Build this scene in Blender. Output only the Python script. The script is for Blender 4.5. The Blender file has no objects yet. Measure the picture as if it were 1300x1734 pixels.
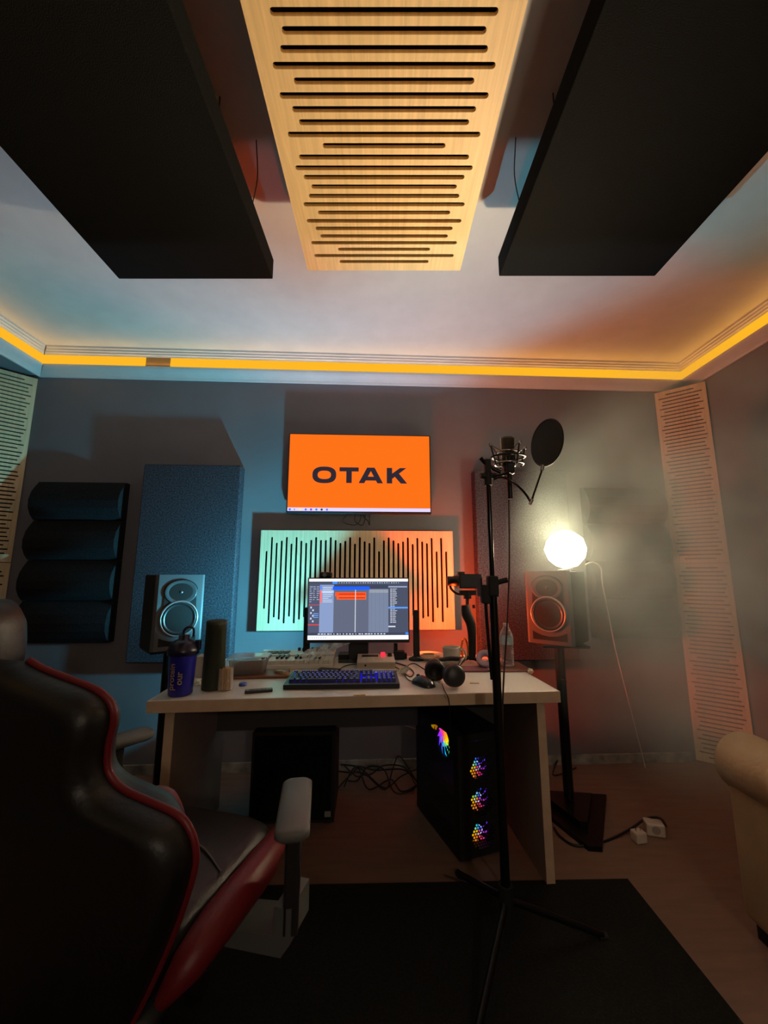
import bpy, bmesh, math, random
from mathutils import Vector, Matrix, Euler
R = math.radians
random.seed(7)
scene = bpy.context.scene
COL = scene.collection

# ------------------------------------------------------------------ camera, world, lights, exposure
CAMH = 1.23
cam_d = bpy.data.cameras.new('camera'); cam = bpy.data.objects.new('camera', cam_d); COL.objects.link(cam)
cam.location = (0, 0, CAMH); cam.rotation_euler = (R(99), 0, 0)
cam_d.sensor_fit = 'HORIZONTAL'; cam_d.sensor_width = 36; cam_d.lens = 36 * 665 / 1300
cam_d.clip_start = 0.02
scene.camera = cam
w = bpy.data.worlds.new('world'); scene.world = w; w.use_nodes = True
w.node_tree.nodes['Background'].inputs[0].default_value = (0.5, 0.45, 0.4, 1)
w.node_tree.nodes['Background'].inputs[1].default_value = 0.004
scene.view_settings.view_transform = 'Standard'; scene.view_settings.look = 'None'
scene.view_settings.exposure = 0.0; scene.view_settings.gamma = 1.0
scene.view_settings.use_curve_mapping = False
scene.cycles.use_denoising = True
scene.cycles.max_bounces = 8; scene.cycles.diffuse_bounces = 4; scene.cycles.volume_bounces = 1
scene.cycles.sample_clamp_indirect = 4.0
scene.cycles.volume_step_rate = 4.0; scene.cycles.volume_max_steps = 48
BAR_SPOT = 12.566      # one unit of intensity in every direction, shaped by bar_lamp
BAR_WALL, BAR_UP, BAR_DOWN = 0.85, 8.5, 4.0
BEAM_UP, BEAM_DESK = 150.0, 100.0   # the ball lamp's led faces forward: extra radiance of those facets
BAR_Y = 2.50
ORB = 12.0             # radiance of the faceted lamp on the right speaker
REAR = 24.0            # added dim fill light, unseen, at the rear of the room, behind the camera
COVE_W = 0.42           # watts of cove light per metre
COVE = 1.0             # radiance of the cornice led strip

def bar_lamp(name, loc, energy, color, side, radius, up=1.0, near=1.0):
    """lamp of a light bar; like a photometric file, its strength depends on the direction it leaves the bar:
    cut off behind the housing, softened towards the near wall, weak downwards and towards the other bar"""
    l = bpy.data.lights.new(name, 'POINT'); l.energy = energy; l.color = color; l.shadow_soft_size = radius
    o = bpy.data.objects.new(name, l); COL.objects.link(o); o.location = loc
    l.use_nodes = True; nt = l.node_tree; em = nt.nodes['Emission']
    tc = nt.nodes.new('ShaderNodeTexCoord'); sx = nt.nodes.new('ShaderNodeSeparateXYZ')
    nt.links.new(tc.outputs['Normal'], sx.inputs[0])
    def m(op, a, b=None, clamp=False):
        n = nt.nodes.new('ShaderNodeMath'); n.operation = op; n.use_clamp = clamp
        for k, v in enumerate((a, b)):
            if v is None: continue
            if isinstance(v, (int, float)): n.inputs[k].default_value = v
            else: nt.links.new(v, n.inputs[k])
        return n.outputs[0]
    def step(x, a, b):
        n = nt.nodes.new('ShaderNodeMapRange'); n.interpolation_type = 'SMOOTHSTEP'; nt.links.new(x, n.inputs[0])
        n.inputs[1].default_value = a; n.inputs[2].default_value = b; n.inputs[3].default_value = 0; n.inputs[4].default_value = 1
        return n.outputs[0]
    X, Y, Z = sx.outputs
    cut = step(m('ADD', m('ADD', m('MULTIPLY', Y, .857), m('MULTIPLY', Z, .515)), m('MULTIPLY', m('MAXIMUM', m('SUBTRACT', m('MULTIPLY', X, side), .72), 0), 1.2)), -.012, .012)
    inner = m('MULTIPLY', X, -side)                                   # >0 towards the other bar
    g = m('SUBTRACT', 1.0, m('MULTIPLY', step(inner, -.75, .30), .96))
    f2 = step(m('ADD', m('MULTIPLY', inner, -.62), m('ADD', m('MULTIPLY', Y, -.585), m('MULTIPLY', Z, .51))), -.10, .10)
    hi = step(Z, .25, .65)
    dirf = m('ADD', m('MULTIPLY', g, m('SUBTRACT', 1.0, hi)), m('MULTIPLY', m('MAXIMUM', f2, .02), hi))
    wall = m('DIVIDE', BAR_WALL * near, m('MAXIMUM', m('MULTIPLY', Y, m('MAXIMUM', Y, .02)), .004))
    cap = m('ADD', BAR_DOWN, m('MULTIPLY', step(Z, -.12, .15), BAR_UP * up - BAR_DOWN))
    nt.links.new(m('MULTIPLY', m('MULTIPLY', cut, dirf), m('MINIMUM', wall, cap)), em.inputs['Strength'])
    return o

def panel_fill(loc):
    """added lamp in front of the ball lamp, to brighten the wooden ceiling panel"""
    l = bpy.data.lights.new('panel_fill_light', 'POINT'); l.energy = 12.566 * 22; l.color = (1, .80, .52); l.shadow_soft_size = .05
    o = bpy.data.objects.new('panel_fill_light', l); COL.objects.link(o); o.location = loc
    l.use_nodes = True; nt = l.node_tree; tc = nt.nodes.new('ShaderNodeTexCoord')
    d = nt.nodes.new('ShaderNodeVectorMath'); d.operation = 'DOT_PRODUCT'; nt.links.new(tc.outputs['Normal'], d.inputs[0]); d.inputs[1].default_value = Vector((-.53, -.66, .54)).normalized()
    a = nt.nodes.new('ShaderNodeMath'); a.operation = 'MAXIMUM'; nt.links.new(d.outputs['Value'], a.inputs[0]); a.inputs[1].default_value = 0
    b = nt.nodes.new('ShaderNodeMath'); b.operation = 'POWER'; nt.links.new(a.outputs[0], b.inputs[0]); b.inputs[1].default_value = 9
    nt.links.new(b.outputs[0], nt.nodes['Emission'].inputs['Strength'])
def rear_fill():  # unseen warm fill, added to lift the desk's front edge
    l = bpy.data.lights.new('rear_fill_light', 'POINT'); l.energy = REAR; l.color = (1, .80, .60); l.shadow_soft_size = .06
    o = bpy.data.objects.new('rear_fill_light', l); COL.objects.link(o); o.location = (.7, -1.38, 1.75); return o
rear_fill()

# ------------------------------------------------------------------ helpers
PT = R(9)
def ray(u, v):
    x = (u - 650) / 665; z = -(v - 867) / 665
    return Vector((x, math.cos(PT) - z * math.sin(PT), math.sin(PT) + z * math.cos(PT)))
def hz(u, v, h):
    r = ray(u, v); return Vector((0, 0, CAMH)) + r * ((h - CAMH) / r.z)
def at(u, v, Y):
    r = ray(u, v); return Vector((0, 0, CAMH)) + r * (Y / r.y)

def lin(c):
    return tuple((x / 12.92 if x <= 0.04045 else ((x + 0.055) / 1.055) ** 2.4) for x in [k / 255 for k in c])
MATS = {}
def mat(name, rgb, rough=0.5, metal=0.0, bump=0.0, bscale=60.0, var=0.0, vscale=8.0, spec=0.5, coat=0.0, stretch=None, sheen=0.0):
    if name in MATS: return MATS[name]
    m = bpy.data.materials.new(name); m.use_nodes = True; MATS[name] = m
    nt = m.node_tree; b = nt.nodes['Principled BSDF']
    c = lin(rgb)
    b.inputs['Base Color'].default_value = (*c, 1); b.inputs['Roughness'].default_value = rough
    b.inputs['Metallic'].default_value = metal; b.inputs['Specular IOR Level'].default_value = spec
    b.inputs['Coat Weight'].default_value = coat; b.inputs['Sheen Weight'].default_value = sheen
    tc = nt.nodes.new('ShaderNodeTexCoord'); mp = nt.nodes.new('ShaderNodeMapping')
    nt.links.new(tc.outputs['Object'], mp.inputs[0])
    if stretch: mp.inputs['Scale'].default_value = stretch
    n = nt.nodes.new('ShaderNodeTexNoise'); n.inputs['Scale'].default_value = vscale; n.inputs['Detail'].default_value = 5
    nt.links.new(mp.outputs[0], n.inputs['Vector'])
    r = nt.nodes.new('ShaderNodeValToRGB')
    v = max(var, 0.04)
    r.color_ramp.elements[0].position = 0.3; r.color_ramp.elements[1].position = 0.7
    r.color_ramp.elements[0].color = (*[x * (1 - v) for x in c], 1)
    r.color_ramp.elements[1].color = (*[min(1, x * (1 + v)) for x in c], 1)
    nt.links.new(n.outputs['Fac'], r.inputs[0]); nt.links.new(r.outputs[0], b.inputs['Base Color'])
    if bump > 0:
        n2 = nt.nodes.new('ShaderNodeTexNoise'); n2.inputs['Scale'].default_value = bscale; n2.inputs['Detail'].default_value = 3
        nt.links.new(mp.outputs[0], n2.inputs['Vector'])
        bp = nt.nodes.new('ShaderNodeBump'); bp.inputs['Strength'].default_value = bump; bp.inputs['Distance'].default_value = 0.004
        nt.links.new(n2.outputs['Fac'], bp.inputs['Height']); nt.links.new(bp.outputs[0], b.inputs['Normal'])
    return m
def emit(name, rgb, s=1.0, linear=False):
    if name in MATS: return MATS[name]
    m = bpy.data.materials.new(name); m.use_nodes = True; MATS[name] = m
    nt = m.node_tree; nt.nodes.remove(nt.nodes['Principled BSDF'])
    e = nt.nodes.new('ShaderNodeEmission'); c = rgb if linear else lin(rgb)
    e.inputs[0].default_value = (*c, 1); e.inputs[1].default_value = s
    nt.links.new(e.outputs[0], nt.nodes['Material Output'].inputs[0])
    return m
def glass(name, rgb, rough=0.05, alpha=0.25, blend=0.35):
    """clear plastic or glass: transparent mixed with gloss"""
    if name in MATS: return MATS[name]
    m = bpy.data.materials.new(name); m.use_nodes = True; MATS[name] = m
    nt = m.node_tree; b = nt.nodes['Principled BSDF']
    b.inputs['Base Color'].default_value = (*lin(rgb), 1); b.inputs['Roughness'].default_value = rough
    b.inputs['Specular IOR Level'].default_value = 0.8
    t = nt.nodes.new('ShaderNodeBsdfTransparent'); t.inputs[0].default_value = (*[0.6 + 0.4 * x for x in lin(rgb)], 1)
    mx = nt.nodes.new('ShaderNodeMixShader'); lw = nt.nodes.new('ShaderNodeLayerWeight'); lw.inputs[0].default_value = blend
    ad = nt.nodes.new('ShaderNodeMath'); ad.operation = 'ADD'; ad.inputs[1].default_value = alpha; ad.use_clamp = True
    nt.links.new(lw.outputs['Facing'], ad.inputs[0]); nt.links.new(ad.outputs[0], mx.inputs[0])
    nt.links.new(t.outputs[0], mx.inputs[1]); nt.links.new(b.outputs[0], mx.inputs[2])
    nt.links.new(mx.outputs[0], nt.nodes['Material Output'].inputs[0])
    return m

class MB:
    """collects shapes and links them as one mesh object"""
    def __init__(s): s.v = []; s.f = []; s.mi = []; s.sm = []; s.M = Matrix.Identity(4)
    def add(s, vs, fs, mi=0, smooth=False, M=None):
        o = len(s.v); T = s.M @ M if M is not None else s.M
        s.v += [T @ Vector(p) for p in vs]
        for f in fs: s.f.append([o + i for i in f]); s.mi.append(mi); s.sm.append(smooth)
        return s
    def box(s, a, b, mi=0, bev=0.0, M=None):
        x0, y0, z0 = a; x1, y1, z1 = b
        if bev <= 0:
            vs = [(x, y, z) for z in (z0, z1) for y in (y0, y1) for x in (x0, x1)]
            return s.add(vs, [(0, 2, 3, 1), (4, 5, 7, 6), (0, 1, 5, 4), (2, 6, 7, 3), (0, 4, 6, 2), (1, 3, 7, 5)], mi, False, M)
        bm = bmesh.new(); bmesh.ops.create_cube(bm, size=1)
        for v in bm.verts: v.co = Vector(((x0 + x1) / 2 + v.co.x * (x1 - x0), (y0 + y1) / 2 + v.co.y * (y1 - y0), (z0 + z1) / 2 + v.co.z * (z1 - z0)))
        bmesh.ops.bevel(bm, geom=list(bm.edges), offset=bev, segments=2 if bev < 0.02 else 4, affect='EDGES', profile=0.5)
        vs = [v.co.copy() for v in bm.verts]; bm.verts.index_update(); fs = [[v.index for v in f.verts] for f in bm.faces]; bm.free()
        return s.add(vs, fs, mi, bev >= 0.01, M)
    def tube(s, pts, r, n=8, mi=0, smooth=4, M=None, closed=False):
        P = [Vector(p) for p in pts]
        rr = r if isinstance(r, (list, tuple)) else [r] * len(P)
        if smooth > 1 and len(P) > 2:
            Q = []; RR = []
            for i in range(len(P) - 1):
                p0 = P[max(i - 1, 0)]; p1 = P[i]; p2 = P[i + 1]; p3 = P[min(i + 2, len(P) - 1)]
                for k in range(smooth):
                    t = k / smooth
                    Q.append(0.5 * ((2 * p1) + (p2 - p0) * t + (2 * p0 - 5 * p1 + 4 * p2 - p3) * t * t + (3 * p1 - p0 - 3 * p2 + p3) * t ** 3))
                    RR.append(rr[i] * (1 - t) + rr[i + 1] * t)
            Q.append(P[-1]); RR.append(rr[-1]); P, rr = Q, RR
        vs = []; fs = []; up = None
        for i, p in enumerate(P):
            d = (P[min(i + 1, len(P) - 1)] - P[max(i - 1, 0)])
            d = d.normalized() if d.length > 1e-9 else Vector((0, 0, 1))
            if up is None: up = Vector((0, 0, 1)) if abs(d.z) < 0.9 else Vector((1, 0, 0))
            a = d.cross(up)
            if a.length < 1e-4: a = d.cross(Vector((0.3, 1, 0.2)))
            a.normalize(); b = a.cross(d).normalized(); up = b
            for k in range(n):
                t = 2 * math.pi * k / n
                vs.append(p + (a * math.cos(t) + b * math.sin(t)) * rr[i])
        for i in range(len(P) - 1):
            for k in range(n): fs.append((i * n + k, (i + 1) * n + k, (i + 1) * n + (k + 1) % n, i * n + (k + 1) % n))
        s.add(vs, fs, mi, True, M)
        if not closed: s.add(vs[:n], [list(range(n))], mi, False, M); s.add(vs[-n:], [list(range(n))[::-1]], mi, False, M)
        return s
    def cyl(s, a, b, r, n=20, mi=0, r2=None, M=None): return s.tube([a, b], [r, r if r2 is None else r2], n, mi, 1, M)
    def lathe(s, prof, n=32, mi=0, M=None, sx=1.0, sy=1.0):
        vs = []; fs = []
        for r, z in prof:
            for k in range(n):
                t = 2 * math.pi * k / n; vs.append((r * math.cos(t) * sx, r * math.sin(t) * sy, z))
        for i in range(len(prof) - 1):
            for k in range(n): fs.append((i * n + k, i * n + (k + 1) % n, (i + 1) * n + (k + 1) % n, (i + 1) * n + k))
        return s.add(vs, fs, mi, True, M)
    def prism(s, poly, z0, z1, mi=0, M=None, smooth=False):
        n = len(poly); vs = [(x, y, z0) for x, y in poly] + [(x, y, z1) for x, y in poly]
        fs = [tuple(range(n))[::-1], tuple(range(n, 2 * n))] + [(i, (i + 1) % n, n + (i + 1) % n, n + i) for i in range(n)]
        return s.add(vs, fs, mi, smooth, M)
    def build(s, name, mats, parent=None, loc=None, rot=None):
        me = bpy.data.meshes.new(name); me.from_pydata([tuple(v) for v in s.v], [], s.f)
        for m in (mats if isinstance(mats, (list, tuple)) else [mats]): me.materials.append(m)
        for p, mi, sm in zip(me.polygons, s.mi, s.sm): p.material_index = mi; p.use_smooth = sm
        bm = bmesh.new(); bm.from_mesh(me); bmesh.ops.recalc_face_normals(bm, faces=bm.faces); bm.to_mesh(me); bm.free()
        o = bpy.data.objects.new(name, me); COL.objects.link(o); o.parent = parent
        if loc is not None: o.location = loc
        if rot is not None: o.rotation_euler = rot
        return o
def tag(o, label, cat, group=None):
    o['label'] = label; o['category'] = cat
    if group: o['group'] = group
    return o
def thing(name, label, cat, loc=(0, 0, 0), rz=0.0, group=None):
    o = bpy.data.objects.new(name, None); COL.objects.link(o); o.location = loc; o.rotation_euler = (0, 0, rz)
    o.empty_display_size = 0.05
    return tag(o, label, cat, group)
def struct(o): o['kind'] = 'structure'; return o
def lab(o, t): o['label'] = t; return o
def ylook(loc=(0, 0, 0), rx=90):   # local z axis turned to face -Y
    return Matrix.Translation(loc) @ Matrix.Rotation(R(rx), 4, 'X')

# ------------------------------------------------------------------ materials
M_wall = mat('wall_paint', (118, 116, 122), 0.85, bump=0.15, bscale=40, var=0.06, vscale=3)
M_ceil = mat('ceiling_paint', (205, 203, 198), 0.9, bump=0.1, bscale=30, var=0.03)
M_trim = mat('cornice_paint', (205, 205, 205), 0.6, bump=0.12, bscale=25, var=0.04)
M_floor = mat('floor_laminate', (128, 100, 84), 0.6, bump=0.1, var=0.12, vscale=5, stretch=(1, 6, 1))
M_felt = mat('black_felt', (16, 16, 17), 0.95, bump=0.6, bscale=300, var=0.3, vscale=220, spec=0.1)
M_foam = mat('grey_acoustic_fabric', (68, 68, 76), 0.95, bump=.3, bscale=110, var=0.6, vscale=110, spec=0.0)
M_ceilfab = mat('black_acoustic_fabric', (20, 20, 19), 0.95, bump=0.5, bscale=300, var=0.2, vscale=260, spec=0.1)
M_black = mat('black_plastic', (20, 21, 23), 0.42)
M_blackm = mat('black_matte_plastic', (18, 18, 19), 0.7)
M_blackmet = mat('black_metal', (28, 28, 30), 0.32, metal=0.6)
M_chrome = mat('chrome', (190, 190, 190), 0.18, metal=1.0)
M_white = mat('white_plastic', (215, 215, 212), 0.4)
M_desktop = mat('desk_laminate_top', (205, 200, 192), 0.32, var=0.05, vscale=5)
M_edge = mat('desk_edge_band', (205, 178, 150), 0.55, var=0.08, vscale=20)
M_wire = mat('black_cable', (15, 15, 15), 0.5)
M_wirew = mat('white_cable', (200, 195, 185), 0.5)

def woodmat(name, rgb, axis):
    m = bpy.data.materials.new(name); m.use_nodes = True; nt = m.node_tree; b = nt.nodes['Principled BSDF']
    tc = nt.nodes.new('ShaderNodeTexCoord'); mp = nt.nodes.new('ShaderNodeMapping')
    mp.inputs['Scale'].default_value = (1.2, 30, 1.2) if axis == 'x' else (30, 1.2, 1.2)
    n = nt.nodes.new('ShaderNodeTexNoise'); n.inputs['Scale'].default_value = 3; n.inputs['Detail'].default_value = 8; n.inputs['Distortion'].default_value = 0.6
    r = nt.nodes.new('ShaderNodeValToRGB'); c = lin(rgb)
    r.color_ramp.elements[0].position = 0.3; r.color_ramp.elements[1].position = 0.75
    r.color_ramp.elements[0].color = (*[x * 0.80 for x in c], 1); r.color_ramp.elements[1].color = (*[min(1, x * 1.08) for x in c], 1)
    nt.links.new(tc.outputs['Object'], mp.inputs[0]); nt.links.new(mp.outputs[0], n.inputs[0])
    nt.links.new(n.outputs[0], r.inputs[0]); nt.links.new(r.outputs[0], b.inputs['Base Color'])
    b.inputs['Roughness'].default_value = 0.55
    return m
M_wood = woodmat('birch_veneer_lengthwise', (224, 190, 132), 'y')
M_woodx = woodmat('birch_veneer_upright', (222, 198, 158), 'y')

# ------------------------------------------------------------------ room shell
WS = math.atan(0.05)                                  # the back wall is turned a little
XL, XR = -2.69, 2.33
def wy(x): return 2.75 + 0.05 * x
YB = -1.6; ZC = 2.82
def slab(name, a, b, m): return struct(MB().box(a, b).build(name, m))
slab('floor', (XL - .1, YB - .1, -0.06), (XR + .1, 3.05, 0), M_floor)
slab('ceiling', (XL - .1, YB - .1, ZC), (XR + .1, 3.05, ZC + .06), M_ceil)
slab('wall_left', (XL - .1, YB - .1, 0), (XL, 3.0, ZC), M_wall)
slab('wall_right', (XR, YB - .1, 0), (XR + .1, 3.0, ZC), M_wall)
slab('wall_front', (XL, YB - .1, 0), (XR, YB, ZC), M_wall)
b = MB().prism([(XL, wy(XL)), (XR, wy(XR)), (XR, 3.0), (XL, 3.0)], 0, ZC); struct(b.build('wall_back', M_wall))
# boxed soffit along the left wall
slab('trim_4', (XL, YB, 2.625), (-2.463, 2.60, ZC), M_wall)

# cornice: crown below, led ledge, stepped moulding on the ceiling. path runs left -> back -> right
def cornice(name, p0, p1, inward, m0, m1):
    """sweep the profile from p0 to p1; m0/m1 mitre: how far the ends move along the run per unit of projection"""
    p0 = Vector((*p0, 0)); p1 = Vector((*p1, 0)); d = (p1 - p0).normalized(); n = Vector((*inward, 0)).normalized()
    low = [(0.0, 2.622), (0.012, 2.622), (0.018, 2.636), (0.030, 2.650), (0.050, 2.668), (0.060, 2.680), (0.064, 2.692), (0.058, 2.698), (0.0, 2.698)]
    top = [(0.0, 2.770), (0.052, 2.770), (0.055, 2.778), (0.063, 2.780), (0.066, 2.792), (0.074, 2.794), (0.077, 2.806), (0.088, 2.808), (0.090, ZC), (0.0, ZC)]
    for prof, nm in ((low, name), (top, None)):
        vs = []; k = len(prof)
        for (o, z) in prof: vs.append(p0 + n * o + d * (m0 * o) + Vector((0, 0, z)))
        for (o, z) in prof: vs.append(p1 + n * o + d * (m1 * o) + Vector((0, 0, z)))
        fs = [(i, (i + 1) % k, k + (i + 1) % k, k + i) for i in range(k)] + [tuple(range(k)), tuple(range(k, 2 * k))[::-1]]
        if nm:
            o1 = struct(MB().add(vs, fs).build(name, M_trim)); first = o1
        else:
            MB().add(vs, fs).build('ceiling_moulding', M_trim, first)
    return first
cb = (Vector((-2.463, wy(-2.463))), Vector((XR, wy(XR))))
t1 = cornice('trim_1', cb[0], cb[1], (0.05, -1), 1, -1)
t2 = cornice('trim_2', (-2.463, YB), cb[0], (1, 0), 0, -1)
t3 = cornice('trim_3', (XR, YB), cb[1], (-1, 0), 0, -1)

# led strip: diffuser along the ledge, visible between crown and moulding
M_led = emit('cove_led_glow', (255, 184, 38), COVE * 1.0)
M_ledoff = mat('cove_led_unlit_cover', (190, 150, 90), 0.6)
def led(label, p0, p1, inward, lit, idx):
    p0 = Vector((*p0, 0)); p1 = Vector((*p1, 0)); n = Vector((*inward, 0)).normalized(); L = (p1 - p0).length
    d = (p1 - p0).normalized()
    o0 = 0.040; o1 = 0.050; z0 = 2.699; z1 = 2.769
    def seg(a, bb):
        A = p0 + d * a; B = p0 + d * bb
        return [A + n * o0 + Vector((0, 0, z0)), B + n * o0 + Vector((0, 0, z0)), B + n * o1 + Vector((0, 0, z0)), A + n * o1 + Vector((0, 0, z0)),
                A + n * o0 + Vector((0, 0, z1)), B + n * o0 + Vector((0, 0, z1)), B + n * o1 + Vector((0, 0, z1)), A + n * o1 + Vector((0, 0, z1))]
    FB = [(0, 1, 2, 3), (4, 7, 6, 5), (0, 4, 5, 1), (1, 5, 6, 2), (2, 6, 7, 3), (3, 7, 4, 0)]
    root = thing('led_strip', label, 'light strip', (0, 0, 0))
    la = bpy.data.lights.new('led_strip_lamp', 'AREA'); la.shape = 'RECTANGLE'; la.size = L * .97; la.size_y = .008; la.energy = COVE_W * L; la.color = (1, .50, .10)
    lo = bpy.data.objects.new('led_strip_lamp', la); COL.objects.link(lo); lo.location = p0 + d * (L / 2) + n * .056 + Vector((0, 0, 2.706))
    zl = -(n * .75 + Vector((0, 0, .66))).normalized(); yl = zl.cross(d).normalized(); xl = yl.cross(zl)
    lo.rotation_euler = Matrix((xl, yl, zl)).transposed().to_euler()
    for a, bb, on in lit:
        MB().add(seg(a * L, bb * L), FB).build('diffuser' if on else 'unlit_cover', M_led if on else M_ledoff, root)
    return root
bx = lambda u: (at(u, 615, 2.69).x + 2.43) / (XR + 2.463)
led('yellow led strip in the cornice above the back wall, dark gap near its left end', (-2.42, wy(-2.42)), (XR - .04, wy(XR)), (0.05, -1), [(0, bx(258), 1), (bx(258), bx(298), 0), (bx(298), 1, 1)], 0)
led('yellow led strip in the cornice along the left wall', (-2.463, YB), (-2.463, wy(-2.46) - .04), (1, 0), [(0, 1, 1)], 1)
led('yellow led strip in the cornice along the right wall', (XR, YB), (XR, wy(XR) - .04), (-1, 0), [(0, 1, 1)], 2)

# ------------------------------------------------------------------ slotted wood panels
def slotted(W, H, slots, sw, th, m, name, parent, M=None):
    """flat plate W x H in XY (z = thickness) with rounded slots (cx, cy, length, along x?)"""
    cu = bpy.data.curves.new(name, 'CURVE'); cu.dimensions = '2D'; cu.fill_mode = 'BOTH'; cu.extrude = th / 2
    def poly(pts):
        sp = cu.splines.new('POLY'); sp.points.add(len(pts) - 1)
        for p, q in zip(sp.points, pts): p.co = (q[0], q[1], 0, 1)
        sp.use_cyclic_u = True
    poly([(-W / 2, -H / 2), (W / 2, -H / 2), (W / 2, H / 2), (-W / 2, H / 2)])
    for cx, cy, L, ax in slots:
        r = sw / 2; h = L / 2 - r; pts = []
        for k in range(7):
            t = -math.pi / 2 + math.pi * k / 6; pts.append((h + r * math.cos(t), r * math.sin(t)))
        for k in range(7):
            t = math.pi / 2 + math.pi * k / 6; pts.append((-h + r * math.cos(t), r * math.sin(t)))
        if ax == 'y': pts = [(-y, x) for x, y in pts]
        poly([(cx + x, cy + y) for x, y in pts])
    co = bpy.data.objects.new(name, cu); COL.objects.link(co)
    dg = bpy.context.evaluated_depsgraph_get(); dg.update()
    me = bpy.data.meshes.new_from_object(co.evaluated_get(dg)); bpy.data.objects.remove(co); bpy.data.curves.remove(cu)
    me.materials.clear(); me.materials.append(m)
    for p in me.polygons: p.use_smooth = False
    o = bpy.data.objects.new(name, me); COL.objects.link(o); o.parent = parent
    if M is not None: o.matrix_local = M
    return o

# ceiling panel: local XY = world XY, hangs under the ceiling
cs = [(0.741,.547),(0.774,.507),(0.809,.533),(0.842,.59),(0.875,.493),(0.908,.588),(0.941,.533),(0.974,.507),(1.007,.59),(1.039,.386),(1.073,.549),(1.107,.588),(1.138,.546),(1.171,.506),(1.205,.536),(1.237,.587),(1.27,.493),(1.305,.59),(1.338,.534),(1.373,.508),(1.405,.592),(1.437,.381),(1.47,.589),(1.502,.384)]
ext = [(0.708,.59),(0.675,.386),(0.642,.59),(0.609,.52),(0.576,.507),(0.543,.59),(0.51,.493),(0.477,.588),(0.444,.53),(0.411,.507),(0.378,.59),(0.345,.493),(0.312,.588),(0.279,.384)]
cp = thing('slotted_wood_panel', 'pale birch acoustic panel with crosswise slots hung from the ceiling centre', 'acoustic panel', (0, 0.89, 2.56))
slotted(0.675, 1.325, [(0, y - .89, L, 'x') for y, L in cs + ext], 0.0155, 0.012, M_wood, 'slotted_face', cp, Matrix.Translation((0, 0, 0.006)))
MB().box((-.33, -.655, .0125), (.33, .655, .075)).build('felt_backing', M_felt, cp)
fr = MB()
for a, c in (((-.3375, -.6625, .0125), (-.325, .6625, .085)), ((.325, -.6625, .0125), (.3375, .6625, .085)), ((-.325, .65, .0125), (.325, .6625, .085)), ((-.325, -.6625, .0125), (.325, -.65, .085))): fr.box(a, c)
fr.build('frame', M_felt, cp)
for s_ in (-.25, .25):
    for t_ in (-.5, .45): MB().cyl((s_, t_, .08), (s_, t_, ZC - 2.561), .002, 6).build('hanging_wire', M_blackmet, cp)

# fabric ceiling clouds
def cloud(x0, x1, y0, y1, label, wx):
    o = thing('ceiling_cloud', label, 'acoustic panel', ((x0 + x1) / 2, (y0 + y1) / 2, 2.55))
    hw = (x1 - x0) / 2; hy = (y1 - y0) / 2
    MB().box((-hw, -hy, 0), (hw, hy, .098), bev=.004).build('fabric_block', M_ceilfab, o)
    for sx in (-1, 1):
        for sy in (-.6, .25):
            MB().cyl((sx * (hw - .05), sy * hy, .09), (sx * (hw - .05), sy * hy, ZC - 2.551), .0025, 6).build('hanging_wire', M_wire, o)
    # the hook and loose cord beside the block
    MB().tube([(wx * (hw + .03), .30, ZC - 2.552), (wx * (hw + .03), .31, .24), (wx * (hw + .02), .36, .17), (wx * (hw - .01), .40, .09)], .002, 6).build('hanging_cord', M_wire, o)
    return o
cloud(-1.20, -0.503, 0.25, 1.592, 'black fabric ceiling block hung left of the wooden panel', 1)
cloud(0.515, 1.215, 0.25, 1.575, 'black fabric ceiling block hung right of the wooden panel', -1)

# back wall frame: local x along the wall, -y into the room
def onwall(x, z, d=0.0):
    n = Vector((math.sin(WS), -math.cos(WS), 0)); return Vector((x, wy(x), z)) + n * d
wp = thing('slotted_wood_panel', 'birch acoustic panel with upright slots on back wall behind the monitor', 'acoustic panel', onwall(-.181, 1.195, .012), WS)
tops = [802,718,752,740,718,757,718,740,752,735,718,735,735,718,735,752,740,718,757,718,742,752,718,802,736,718,736,752,742,718,757,720,742,752,720,802,720,802]
xs = [113 + (1141 - 113) * i / 37 for i in range(38)]
sl = []
for x, t in zip(xs, tops): sl.append(((x - 630) * 1.306 / 1103, 0, 2 * (970 - t) * .659 / 574 * .985, 'y'))
Mw = Matrix.Translation((0, -.048, 0)) @ Matrix.Rotation(R(90), 4, 'X')
slotted(1.306, .658, sl, .0138, .012, M_woodx, 'slotted_face', wp, Mw)
MB().box((-.64, -.0415, -.318), (.64, 0, .318)).build('felt_backing', M_felt, wp)

# diagonal corner traps, two slotted boards each
seqL = [.62,.95,.80,.84,.95,.76,.95,.84,.78,.86,.95,.84,.86,.95,.88,.80,.84,.95,.74,.93,.86,.80,.93,.62,.88,.93,.84,.80,.86,.93,.80,.93,.86,.80,.93,.72,.93,.74,.88,.80,.86,.93,.76,.93,.84,.64]
def corner(label1, label2, pA, pB, top, nm):
    pA = Vector((*pA, 0)); pB = Vector((*pB, 0)); d = pB - pA; L = d.length; rz = math.atan2(d.y, d.x); mid = (pA + pB) / 2
    H = (top - .012) / 2
    for i, lb in ((0, label1), (1, label2)):
        z = .006 + H * (i + .5)
        o = thing('corner_bass_trap', lb, 'acoustic panel', (mid.x, mid.y, z), rz)
        hh = H - .004; p = hh / 47.2
        s_ = [(0, hh / 2 - p * (1.1 + k), seqL[k if i else 45 - k] * (L - .03), 'x') for k in range(46)]
        slotted(L, hh, s_, p * .34, .012, M_woodx, 'slotted_face', o, Matrix.Rotation(R(90), 4, 'X'))
        MB().box((-L / 2 + .01, .014, -hh / 2 + .01), (L / 2 - .01, .05, hh / 2 - .01)).build('felt_backing', M_felt, o)
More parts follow.
